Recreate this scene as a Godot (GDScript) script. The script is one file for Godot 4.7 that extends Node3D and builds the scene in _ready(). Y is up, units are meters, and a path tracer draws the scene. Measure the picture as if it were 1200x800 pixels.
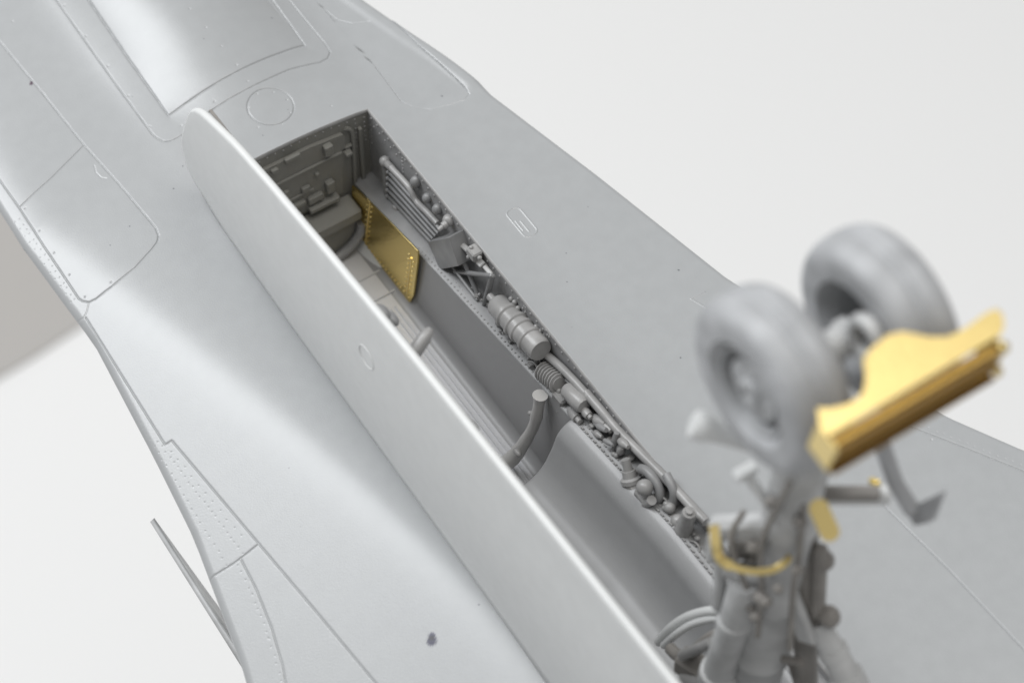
extends Node3D
# A small grey scale model aircraft lies belly up on white paper. All shapes are laid out in tenths of a millimetre
# (s = towards the tail, h = up, w = across to the far side) and committed in metres.

const U := 0.0001
const EL := 0.9599311        # camera height angle
const DIST := 3038.0         # camera distance, tenths of a millimetre

var rng := RandomNumberGenerator.new()
var plane_root: Node3D
var M := {}

func P(s: float, h: float, w: float) -> Vector3:
	return Vector3(s, h, -w)

# ------------------------------------------------------------------ scene set-up
func _ready() -> void:
	rng.seed = 7
	setup_view()
	make_materials()
	backdrop()
	plane_root = Node3D.new()
	plane_root.name = "model_aircraft"
	add_child(plane_root)
	plane_root.set_meta("label", "grey unpainted plastic model aircraft lying belly up with open nose wheel bay")
	plane_root.set_meta("category", "model aircraft")
	skin()
	underside()
	wheel_bay()
	bay_door()
	brass_panel()
	equipment()
	nose_gear()

func setup_view() -> void:
	var az := atan2(0.550, 0.835)
	var cs := DIST * cos(EL) * cos(az)
	var cw := -DIST * cos(EL) * sin(az)
	var ch := DIST * sin(EL)
	var cam := Camera3D.new()
	cam.name = "camera"
	cam.keep_aspect = Camera3D.KEEP_HEIGHT
	cam.fov = 15.0
	cam.near = 0.02
	cam.far = 20.0
	var at := CameraAttributesPhysical.new()
	at.frustum_focal_length = 91.1
	at.frustum_focus_distance = 0.3075
	at.exposure_aperture = 29.0
	cam.attributes = at
	add_child(cam)
	cam.look_at_from_position(P(cs, ch, cw) * U, Vector3.ZERO, Vector3.UP)
	cam.fov = 15.0
	cam.near = 0.02
	cam.far = 20.0
	cam.current = true
	var we := WorldEnvironment.new()
	we.name = "world"
	var e := Environment.new()
	e.background_mode = Environment.BG_COLOR
	e.background_color = Color(0.42, 0.42, 0.42).linear_to_srgb()
	e.tonemap_mode = Environment.TONE_MAPPER_LINEAR
	e.tonemap_exposure = 1.0
	e.sdfgi_enabled = true
	e.ssao_enabled = true
	e.ssil_enabled = true
	we.environment = e
	add_child(we)
	# a wide soft window light from the picture's left and a diffuser overhead, a little behind and to the right
	soft_light("window_light", Vector3(-0.56, 0.70, -0.24), Vector2(0.42, 0.8), 0.80, Color(0.98, 0.99, 1.0), az)
	soft_light("overhead_light", Vector3(0.15, 1.05, 0.10), Vector2(0.7, 0.7), 0.52, Color(1.0, 0.99, 0.97), az)

func soft_light(called: String, at: Vector3, size: Vector2, energy: float, tint: Color, az: float) -> void:
	# at: to the picture's right, up, towards the camera
	var l := AreaLight3D.new()
	l.name = called
	l.area_size = size
	l.light_energy = energy
	l.light_color = tint
	l.area_range = 5.0
	l.area_attenuation = 2.0
	l.shadow_enabled = true
	add_child(l)
	var s := at.x * sin(az) + at.z * cos(az)
	var w := at.x * cos(az) - at.z * sin(az)
	l.look_at_from_position(Vector3(s, at.y, -w), Vector3.ZERO, Vector3.UP)

# ------------------------------------------------------------------ materials
func grey(v: float, r := 1.0, g := 1.0, b := 1.0) -> Color:
	return Color(v * r, v * g, v * b).linear_to_srgb()

func noise_tex(freq: float, a: float, b: float, sd: int, normal := false, strength := 1.0) -> NoiseTexture2D:
	var n := FastNoiseLite.new()
	n.seed = sd
	n.frequency = freq
	n.fractal_octaves = 4
	var t := NoiseTexture2D.new()
	t.width = 512
	t.height = 512
	t.seamless = true
	t.noise = n
	if normal:
		t.as_normal_map = true
		t.bump_strength = strength
	else:
		var g := Gradient.new()
		g.set_color(0, Color(a, a, a))
		g.set_color(1, Color(b, b, b))
		t.color_ramp = g
	return t

func plastic(key: String, c: Color, rough: float, spec := 0.5, mottled := true, vc := false) -> void:
	var m := StandardMaterial3D.new()
	m.resource_name = key
	m.albedo_color = c
	m.roughness = rough
	m.metallic_specular = spec
	m.cull_mode = BaseMaterial3D.CULL_DISABLED
	m.vertex_color_use_as_albedo = vc
	if mottled:
		m.albedo_texture = M.worn if key in ["tyre", "rim", "gear", "gear_dark", "resin_light", "resin"] else M.mottle
		m.normal_enabled = true
		m.normal_texture = M.grain
		m.normal_scale = 0.055
		m.uv1_triplanar = true
		m.uv1_scale = Vector3.ONE * 34.0
	M[key] = m

func brass(key: String, c: Color, rough: float, crumple := 0.12) -> void:
	var m := StandardMaterial3D.new()
	m.resource_name = key
	m.albedo_color = c
	m.metallic = 1.0
	m.roughness = rough
	m.cull_mode = BaseMaterial3D.CULL_DISABLED
	m.normal_enabled = true
	m.normal_texture = M.grain
	m.normal_scale = crumple
	m.uv1_triplanar = true
	m.uv1_scale = Vector3.ONE * 16.0
	M[key] = m

func make_materials() -> void:
	M.mottle = noise_tex(0.02, 0.975, 1.0, 3)
	M.worn = noise_tex(0.012, 0.80, 1.0, 11)
	M.grain = noise_tex(0.22, 0, 0, 5, true, 3.0)
	plastic("skin", grey(0.345, 0.972, 1.0, 1.018), 0.31, 0.62, true, true)
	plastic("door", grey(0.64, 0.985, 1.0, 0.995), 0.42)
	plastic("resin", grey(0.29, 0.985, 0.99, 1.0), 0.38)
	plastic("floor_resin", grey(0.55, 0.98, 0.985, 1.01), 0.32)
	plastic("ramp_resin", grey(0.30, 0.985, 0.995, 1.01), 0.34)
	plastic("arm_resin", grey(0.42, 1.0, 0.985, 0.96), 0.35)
	plastic("bay_resin", grey(0.27, 0.99, 0.99, 1.0), 0.36)  # resin darkened to put the wall's shade into its colour
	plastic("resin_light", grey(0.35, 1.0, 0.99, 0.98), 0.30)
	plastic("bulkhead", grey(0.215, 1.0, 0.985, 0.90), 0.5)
	plastic("gear", grey(0.56, 0.99, 1.0, 1.0), 0.45)
	plastic("gear_dark", grey(0.26, 1.06, 1.0, 0.93), 0.5)
	plastic("tyre", grey(0.45, 0.98, 1.0, 1.03), 0.5)
	plastic("rim", grey(0.44, 0.98, 1.0, 1.02), 0.45)
	brass("brass", Color(0.95, 0.84, 0.49), 0.27)
	brass("brass_shaded", Color(0.64, 0.52, 0.28), 0.36)  # darker copy of the brass, dim reflections put into its colour
	brass("brass_bright", Color(0.90, 0.81, 0.55), 0.28, 0.04)
	plastic("paper", grey(0.81, 1.0, 1.0, 0.995), 0.9, 0.2, false)
	plastic("shadow_grey", grey(0.45, 1.0, 0.965, 0.925), 0.9, 0.2, false)  # the soft shadow's warm grey, put into a sheet's colour

# ------------------------------------------------------------------ mesh helpers
func begin() -> SurfaceTool:
	var st := SurfaceTool.new()
	st.begin(Mesh.PRIMITIVE_TRIANGLES)
	return st

func tri(st: SurfaceTool, a: Vector3, b: Vector3, c: Vector3, out: Vector3) -> void:
	if (a - c).cross(a - b).dot(out) < 0.0:
		st.add_vertex(a); st.add_vertex(c); st.add_vertex(b)
	else:
		st.add_vertex(a); st.add_vertex(b); st.add_vertex(c)

func quad(st: SurfaceTool, a: Vector3, b: Vector3, c: Vector3, d: Vector3, out: Vector3) -> void:
	tri(st, a, b, c, out)
	tri(st, a, c, d, out)

func commit(called: String, st: SurfaceTool, mat: Material, parent: Node3D, label := "") -> MeshInstance3D:
	st.generate_normals()
	var arr := st.commit_to_arrays()
	arr[Mesh.ARRAY_VERTEX] = Transform3D(Basis.from_scale(Vector3.ONE * U), Vector3.ZERO) * (arr[Mesh.ARRAY_VERTEX] as PackedVector3Array)
	var mesh := ArrayMesh.new()
	mesh.add_surface_from_arrays(Mesh.PRIMITIVE_TRIANGLES, arr)
	var o := MeshInstance3D.new()
	o.name = called
	o.mesh = mesh
	o.material_override = mat
	parent.add_child(o, true)
	if label:
		o.set_meta("label", label)
	return o

func part(called: String, parent: Node3D, label := "") -> Node3D:
	var o := Node3D.new()
	o.name = called
	parent.add_child(o, true)
	if label:
		o.set_meta("label", label)
	return o

func side_of(d: Vector3) -> Vector3:
	var a := Vector3.UP if absf(d.y) < 0.9 else Vector3.RIGHT
	return d.cross(a).normalized()

func tube(st: SurfaceTool, path: Array, radii, n := 12, caps := true) -> void:
	var rings := []
	var u := Vector3.ZERO
	for i in path.size():
		var p: Vector3 = path[i]
		var d: Vector3 = ((path[mini(i + 1, path.size() - 1)] as Vector3) - (path[maxi(i - 1, 0)] as Vector3)).normalized()
		u = side_of(d) if i == 0 else (u - d * u.dot(d)).normalized()
		var v := d.cross(u)
		var r: float = radii[i] if radii is Array else radii
		var ring := PackedVector3Array()
		for k in n:
			var a := TAU * k / n
			ring.append(p + (u * cos(a) + v * sin(a)) * r)
		rings.append(ring)
	st.set_smooth_group(0)
	for i in rings.size() - 1:
		var mid: Vector3 = ((path[i] as Vector3) + (path[i + 1] as Vector3)) * 0.5
		for k in n:
			var k2 := (k + 1) % n
			var a: Vector3 = rings[i][k]
			var c: Vector3 = rings[i + 1][k2]
			quad(st, a, rings[i][k2], c, rings[i + 1][k], (a + c) * 0.5 - mid)
	if caps:
		st.set_smooth_group(-1)
		for e in [0, rings.size() - 1]:
			var o: Vector3 = (path[e] as Vector3) - (path[1 if e == 0 else e - 1] as Vector3)
			for k in n:
				tri(st, path[e], rings[e][k], rings[e][(k + 1) % n], o)
		st.set_smooth_group(0)

# a smooth curve through points
func curve(pts: Array, n := 6) -> Array:
	var out := []
	for i in pts.size() - 1:
		var p0: Vector3 = pts[maxi(i - 1, 0)]
		var p1: Vector3 = pts[i]
		var p2: Vector3 = pts[i + 1]
		var p3: Vector3 = pts[mini(i + 2, pts.size() - 1)]
		for k in n:
			out.append(p1.cubic_interpolate(p2, p0, p3, float(k) / n))
	out.append(pts[pts.size() - 1])
	return out

# turned shape: profile of (along, radius) from origin along axis
func lathe(st: SurfaceTool, o: Vector3, axis: Vector3, prof: Array, n := 20) -> void:
	var d := axis.normalized()
	var u := side_of(d)
	var v := d.cross(u)
	var g := 1
	for i in prof.size() - 1:
		var p: Vector2 = prof[i]
		var q: Vector2 = prof[i + 1]
		if i > 0:
			var before: Vector2 = p - (prof[i - 1] as Vector2)
			if absf(before.angle_to(q - p)) > 0.7:
				g += 1
		st.set_smooth_group(g)
		var nrm2 := Vector2(-(q.y - p.y), q.x - p.x)
		for k in n:
			var a0 := TAU * k / n
			var a1 := TAU * (k + 1) / n
			if k == n - 1:
				a1 = 0.0
			var r0 := u * cos(a0) + v * sin(a0)
			var r1 := u * cos(a1) + v * sin(a1)
			var out := (r0 + r1) * 0.5 * nrm2.y + d * nrm2.x
			var A := o + d * p.x + r0 * p.y
			var B := o + d * p.x + r1 * p.y
			var C := o + d * q.x + r1 * q.y
			var D := o + d * q.x + r0 * q.y
			if p.y < 0.001:
				tri(st, A, C, D, out)
			elif q.y < 0.001:
				tri(st, A, B, C, out)
			else:
				quad(st, A, B, C, D, out)
	st.set_smooth_group(0)

func ball(st: SurfaceTool, c: Vector3, rx: float, axis := Vector3.UP, stretch := 1.0, n := 12) -> void:
	var prof := []
	for i in 9:
		var a := PI * i / 8.0
		prof.append(Vector2(-cos(a) * rx * stretch, sin(a) * rx if i > 0 and i < 8 else 0.0))
	lathe(st, c, axis, prof, n)

# block with chamfered edges; x, y, z are its half axes
func block(st: SurfaceTool, c: Vector3, x: Vector3, y: Vector3, z: Vector3, b := 1.0) -> void:
	st.set_smooth_group(-1)
	var ax := [x, y, z]
	var len := [x.length(), y.length(), z.length()]
	var dir := [x.normalized(), y.normalized(), z.normalized()]
	b = minf(b, minf(len[0], minf(len[1], len[2])) * 0.8)
	var pt := func(sg: Array, full: int) -> Vector3:
		var p := c
		for i in 3:
			p += (dir[i] as Vector3) * float(sg[i]) * ((len[i] as float) - (0.0 if i == full else b))
		return p
	for i in 3:
		var j := (i + 1) % 3
		var k := (i + 2) % 3
		for s in [-1, 1]:
			var q := []
			for t in [[-1, -1], [1, -1], [1, 1], [-1, 1]]:
				var sg := [0, 0, 0]
				sg[i] = s; sg[j] = t[0]; sg[k] = t[1]
				q.append(pt.call(sg, i))
			quad(st, q[0], q[1], q[2], q[3], (dir[i] as Vector3) * s)
			for s2 in [-1, 1]:
				var e0 := [0, 0, 0]
				var e1 := [0, 0, 0]
				e0[i] = s; e0[j] = s2; e0[k] = -1
				e1[i] = s; e1[j] = s2; e1[k] = 1
				quad(st, pt.call(e0, i), pt.call(e1, i), pt.call(e1, j), pt.call(e0, j), (dir[i] as Vector3) * s + (dir[j] as Vector3) * s2)
	for sx in [-1, 1]:
		for sy in [-1, 1]:
			for sz in [-1, 1]:
				var sg := [sx, sy, sz]
				tri(st, pt.call(sg, 0), pt.call(sg, 1), pt.call(sg, 2), (dir[0] as Vector3) * sx + (dir[1] as Vector3) * sy + (dir[2] as Vector3) * sz)
	st.set_smooth_group(0)

# a bar with a rectangular section between two points; wide: direction of its width
func bar(st: SurfaceTool, a: Vector3, b: Vector3, wide: Vector3, width: float, thick: float, bev := 0.8) -> void:
	var d := (b - a)
	var wd := (wide - d.normalized() * wide.dot(d.normalized())).normalized()
	block(st, (a + b) * 0.5, d * 0.5, wd * width * 0.5, d.normalized().cross(wd) * thick * 0.5, bev)

# flat plate: outline in the plane (ea, eb) at o, thickness along ec
func plate(st: SurfaceTool, o: Vector3, ea: Vector3, eb: Vector3, outline: PackedVector2Array, thick: Vector3) -> void:
	st.set_smooth_group(-1)
	var idx := Geometry2D.triangulate_polygon(outline)
	var at := func(i: int) -> Vector3: return o + ea * outline[i].x + eb * outline[i].y
	for i in range(0, idx.size(), 3):
		tri(st, (at.call(idx[i]) as Vector3) + thick, (at.call(idx[i + 1]) as Vector3) + thick, (at.call(idx[i + 2]) as Vector3) + thick, thick)
		tri(st, at.call(idx[i]), at.call(idx[i + 1]), at.call(idx[i + 2]), -thick)
	var ccw := not Geometry2D.is_polygon_clockwise(outline)
	for i in outline.size():
		var j := (i + 1) % outline.size()
		var e := outline[j] - outline[i]
		var n := Vector2(e.y, -e.x) * (1.0 if ccw else -1.0)
		var a: Vector3 = at.call(i)
		var b: Vector3 = at.call(j)
		quad(st, a, b, b + thick, a + thick, ea * n.x + eb * n.y)
	st.set_smooth_group(0)

func dome(st: SurfaceTool, c: Vector3, up: Vector3, r: float, hgt := 0.7, n := 7) -> void:
	lathe(st, c, up, [Vector2(0, r), Vector2(r * hgt * 0.7, r * 0.72), Vector2(r * hgt, 0.0)], n)

# ------------------------------------------------------------------ setting
func backdrop() -> void:
	var st := begin()
	var prof := []
	# a long sheet of paper that curves up far behind the model
	for i in 41:
		var t := -9000.0 + 400.0 * i
		var h := -4000.0
		if t < -5000.0:
			h += pow((-5000.0 - t) / 1000.0, 2.0) * 260.0
		prof.append(Vector2(t, h))
	var az := atan2(0.550, 0.835)
	var f := P(cos(az), 0, -sin(az))     # towards the camera
	var r := P(sin(az), 0, cos(az))      # to the picture's right
	for i in 40:
		var a: Vector3 = f * prof[i].x + Vector3.UP * prof[i].y
		var b: Vector3 = f * prof[i + 1].x + Vector3.UP * prof[i + 1].y
		quad(st, a - r * 8000.0, a + r * 8000.0, b + r * 8000.0, b - r * 8000.0, Vector3.UP)
	var o := commit("ground", st, M.paper, self)
	o.set_meta("kind", "structure")
	o.set_meta("label", "white paper sheet under and behind the model aircraft")
	# grey sheet added on the paper, its tone standing in for a blurred shadow
	st = begin()
	var ol := PackedVector2Array([Vector2(-3071, -1), Vector2(-3078, 174), Vector2(-3088, 295), Vector2(-3105, 420), Vector2(-3130, 611), Vector2(-4239, 1707), Vector2(-8092, 3547), Vector2(-11983, -2360), Vector2(-3692, -4422)])
	plate(st, P(0, -3997, 0), P(1, 0, 0), P(0, 0, 1), ol, Vector3.UP * 8.0)
	o = commit("shadow_sheet", st, M.shadow_grey, self)
	o.set_meta("kind", "structure")
	o.set_meta("label", "warm grey sheet standing in for a soft shadow on the white paper left of the aircraft")

# ------------------------------------------------------------------ the aircraft's belly skin
const WL := [-900, -400, -595, -402, -469, -407, -364, -403, -300, -400, -133, -414, -19, -426, 143, -458, 400, -530, 900, -700]
const WR := [-900, 90, -562, 158, -373, 194, -344, 196, -163, 234, 51, 274, 200, 318, 356, 369, 441, 413, 600, 520, 900, 700]
const LINES := {
	"nose_panel": [-763.3,-158.9, -638.3,-164.3, -527.7,-167.4, -528.7,-132.9, -529.5,-100.0, -530.5,-68.4, -532.7,-36.4, -536.4,0.0, -542.3,38.9, -596.5,43.9, -648.8,47.4],
	"nose_border": [-791.9,-192.1, -651.1,-195.1, -515.5,-197.7, -505.4,-195.9, -495.2,-191.8, -490.9,-184.4, -489.9,-172.6, -492.2,-156.6, -499.2,-122.7, -500.5,-94.7, -501.4,-67.0, -503.4,-35.1, -507.1,-2.3, -506.4,21.9, -505.5,39.9, -510.1,53.8, -519.9,63.2, -539.6,66.0, -642.2,68.6],
	"panelA": [-554.8,-274.3, -470.5,-268.6, -387.1,-264.2, -375.0,-266.8, -368.2,-272.4, -363.1,-282.3, -351.5,-312.4, -345.4,-349.1, -344.5,-371.3, -346.6,-379.9, -352.7,-385.0, -359.2,-387.4, -451.1,-387.0, -519.8,-384.5, -534.1,-331.1, -554.8,-274.3],
	"panelB": [-778.5,-283.7, -660.1,-277.4, -554.8,-274.3, -534.1,-331.1, -519.8,-384.5, -572.2,-384.2, -602.1,-383.5],
	"connector": [-346.6,-379.9, -337.7,-388.7, -334.3,-395.6, -340.9,-406.6],
	"strip": [-332.9,-392.7, -223.7,-395.3, -132.3,-397.5, -131.0,-388.8, -47.1,-380.9, 41.8,-372.6, 150.4,-362.2, 261.6,-352.4, 284.9,-350.4],
	"cross": [41.8,-372.6, 41.2,-404.9, 36.6,-436.4],
	"curve": [42.6,-397.6, 83.4,-401.5, 131.8,-410.4, 176.4,-422.8, 208.0,-435.5],
	"faint": [-461.6,-408.6, -449.1,-414.3, -405.2,-414.2, -349.3,-414.1],
	"arc": [-517.6,-279.5, -506.7,-282.9, -495.5,-281.6, -490.4,-277.2],
	"right1": [402.2,231.9, 520.1,241.5, 638.7,246.7, 679.7,248.4],
	"right2": [345.3,323.3, 400.9,356.1, 463.8,392.1, 491.3,406.6],
	"tick": [85.9,228.9, 56.5,218.8, 57.5,238.1],
	"placard": [-176.0, 112.0, -175.1, 108.5, -172.5, 105.9, -169.0, 105.0, -135.0, 105.0, -131.5, 105.9, -128.9, 108.5, -128.0, 112.0, -128.0, 117.0, -128.9, 120.5, -131.5, 123.1, -135.0, 124.0, -169.0, 124.0, -172.5, 123.1, -175.1, 120.5, -176.0, 117.0, -176.0, 112.0],
	"bar1": [-157.6,108.8, -140.4,108.6],
	"bar2": [-154.2,114.0, -135.4,114.0],
	"inlay": [-469.5,99.0, -430.9,95.8, -396.5,93.5, -381.8,100.9, -364.4,117.8, -356.4,144.6, -353.1,161.7, -358.3,171.4, -370.4,172.8, -467.3,163.4, -604.7,162.9],
	"inlay2": [-599.4,101.1, -573.6,105.1, -557.3,117.4, -546.5,136.9],
}
const MARKS := {
	"pits": [-789.7,-254.3, -768.7,-188.0, -706.9,-189.8, -646.6,-190.0, -588.1,-192.2, -528.0,-194.4, -503.5,-162.5, -507.8,-111.5, -511.6,-61.0, -645.1,-67.7, -608.7,-64.9, -573.9,-62.8, -539.7,-60.6, -489.0,-60.8, -482.0,-41.6, -463.6,-32.8, -443.7,-39.6, -433.7,-57.8, -444.5,-85.8, -476.4,-80.5, -513.3,-379.3, -471.7,-380.7, -432.5,-381.4, -393.9,-381.1, -355.9,-380.7, -351.5,-345.7, 372.1,331.9, -429.6,11.2],
}
const CELL := 10.0
const FRONT := -405.0     # the bay's front edge
const BL := -190.0        # its two long edges
const BR := 50.0

var cells := {}
var nose_poly := PackedVector2Array()
var inlay_poly := PackedVector2Array()

func table(t: Array, s: float) -> float:
	for i in range(0, t.size() - 2, 2):
		if s <= t[i + 2]:
			return t[i + 1] + (t[i + 3] - t[i + 1]) * (s - t[i]) / float(t[i + 2] - t[i])
	return t[t.size() - 1]

func H(s: float, w: float) -> float:
	var d := w + 90.0
	var k := 6e-4 * (1.0 + 0.8 * smoothstep(-420.0, -650.0, s))
	var h := 0.0
	var e := 0.0
	if d <= 0.0:
		e = -d
		h = -k * e * e if e < 110.0 else -k * 12100.0 - 0.085 * (e - 110.0) - (k * 220.0 - 0.085) * 20.0 * (1.0 - exp(-(e - 110.0) / 20.0))
		var wl := table(WL, s)
		var wr := maxf(-268.0 + 0.24 * s, wl + 24.0)
		var x := (wr - w) / 13.0
		h -= 12.0 * exp(-absf(w - BL) / 22.0) * smoothstep(-400.0, -120.0, s)
		h -= 0.31 * 13.0 * (log(1.0 + exp(-absf(x))) + maxf(x, 0.0))
		e = w - wl
	else:
		if d < 140.0:
			h = -k * d * d
		else:
			var x := minf(d - 140.0, 70.0)
			h = -k * 19600.0 - 280.0 * k * (x - x * x / 140.0) + 0.02 * maxf(0.0, d - 210.0)
		e = table(WR, s) - w
		h -= 7.0 * smoothstep(15.0, 95.0, w) * smoothstep(-385.0, -520.0, s)
		h += smoothstep(-350.0, -380.0, s) * 2.4 * smoothstep(26.0, 12.0, e)
	var left := -167.4 + 0.036 * maxf(0.0, -527.0 - s)
	var bx := (w - (left + 40.0) * 0.5) / ((40.0 - left) * 0.5)
	if s < -405.0 and absf(bx) < 1.0:
		var q := 1.0 - bx * bx
		h += 26.0 * smoothstep(-400.0, -690.0, s) * lerpf(q, q * q, smoothstep(-570.0, -490.0, s))
	if e < 8.0:
		h -= 8.0 - sqrt(maxf(0.0, 64.0 - (8.0 - e) * (8.0 - e)))
	return h

func add_line(a: Vector2, b: Vector2, depth: float, sigma: float, spot: Array = []) -> void:
	var seg := [a, b, depth, sigma, spot]
	var lo := (Vector2(minf(a.x, b.x), minf(a.y, b.y)) - Vector2.ONE * CELL) / CELL
	var hi := (Vector2(maxf(a.x, b.x), maxf(a.y, b.y)) + Vector2.ONE * CELL) / CELL
	for i in range(floori(lo.x), floori(hi.x) + 1):
		for j in range(floori(lo.y), floori(hi.y) + 1):
			var key := Vector2i(i, j)
			if not cells.has(key):
				cells[key] = []
			cells[key].append(seg)

func near(p: Vector2) -> Array:
	return cells.get(Vector2i(floori(p.x / CELL), floori(p.y / CELL)), [])

func to_seg(p: Vector2, seg: Array) -> float:
	var a: Vector2 = seg[0]
	var ab: Vector2 = (seg[1] as Vector2) - a
	var l := ab.length_squared()
	var t := 0.0 if l < 1e-6 else clampf((p - a).dot(ab) / l, 0.0, 1.0)
	return p.distance_to(a + ab * t)

func full_h(p: Vector2) -> float:
	var h := H(p.x, p.y)
	var dmin := 0.0
	for seg in near(p):
		var d := to_seg(p, seg)
		var x: float = d / (seg[3] as float)
		if x < 3.2:
			var g: float = (seg[2] as float) * exp(-x * x)
			if absf(g) > absf(dmin):
				dmin = g
	h -= dmin
	if p.x < -350.0 and p.y > 90.0 and Geometry2D.is_point_in_polygon(p, inlay_poly):
		h -= 2.0 * smoothstep(-352.0, -376.0, p.x)
	return h

func split_here(a: Vector2, b: Vector2) -> bool:
	var l := a.distance_to(b)
	if l < 1.3:
		return false
	var m := (a + b) * 0.5
	var d := 1e9
	for seg in near(m):
		var sp: Array = seg[4]
		var ds := to_seg(m, seg)
		if not sp.is_empty():
			ds = maxf(0.0, ds - 1.4 * (sp[1] as float))
		d = minf(d, ds)
	if d > 9.9:
		return false
	return l > 1.3 + 0.9 * maxf(0.0, d - 1.6)

var todo: Array = []
var done := PackedVector2Array()

func refine(a: Vector2, b: Vector2, c: Vector2) -> void:
	var stack := [a, b, c]
	while stack.size():
		c = stack.pop_back(); b = stack.pop_back(); a = stack.pop_back()
		if absf((b - a).cross(c - a)) < 0.006:
			done.append(a); done.append(b); done.append(c)
			continue
		var x := split_here(a, b)
		var y := split_here(b, c)
		var z := split_here(c, a)
		if not (x or y or z):
			done.append(a); done.append(b); done.append(c)
			continue
		var ab := (a + b) * 0.5
		var bc := (b + c) * 0.5
		var ca := (c + a) * 0.5
		if x and y and z:
			stack.append_array([a, ab, ca, ab, b, bc, ca, bc, c, ab, bc, ca])
		elif x and y:
			stack.append_array([ab, b, bc, a, ab, bc, a, bc, c])
		elif y and z:
			stack.append_array([bc, c, ca, b, bc, ca, b, ca, a])
		elif z and x:
			stack.append_array([ca, a, ab, c, ca, ab, c, ab, b])
		elif x:
			stack.append_array([a, ab, c, ab, b, c])
		elif y:
			stack.append_array([b, bc, a, bc, c, a])
		else:
			stack.append_array([c, ca, b, ca, a, b])

func pts_of(flat: Array) -> PackedVector2Array:
	var o := PackedVector2Array()
	for i in range(0, flat.size(), 2):
		o.append(Vector2(flat[i], flat[i + 1]))
	return o

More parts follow.
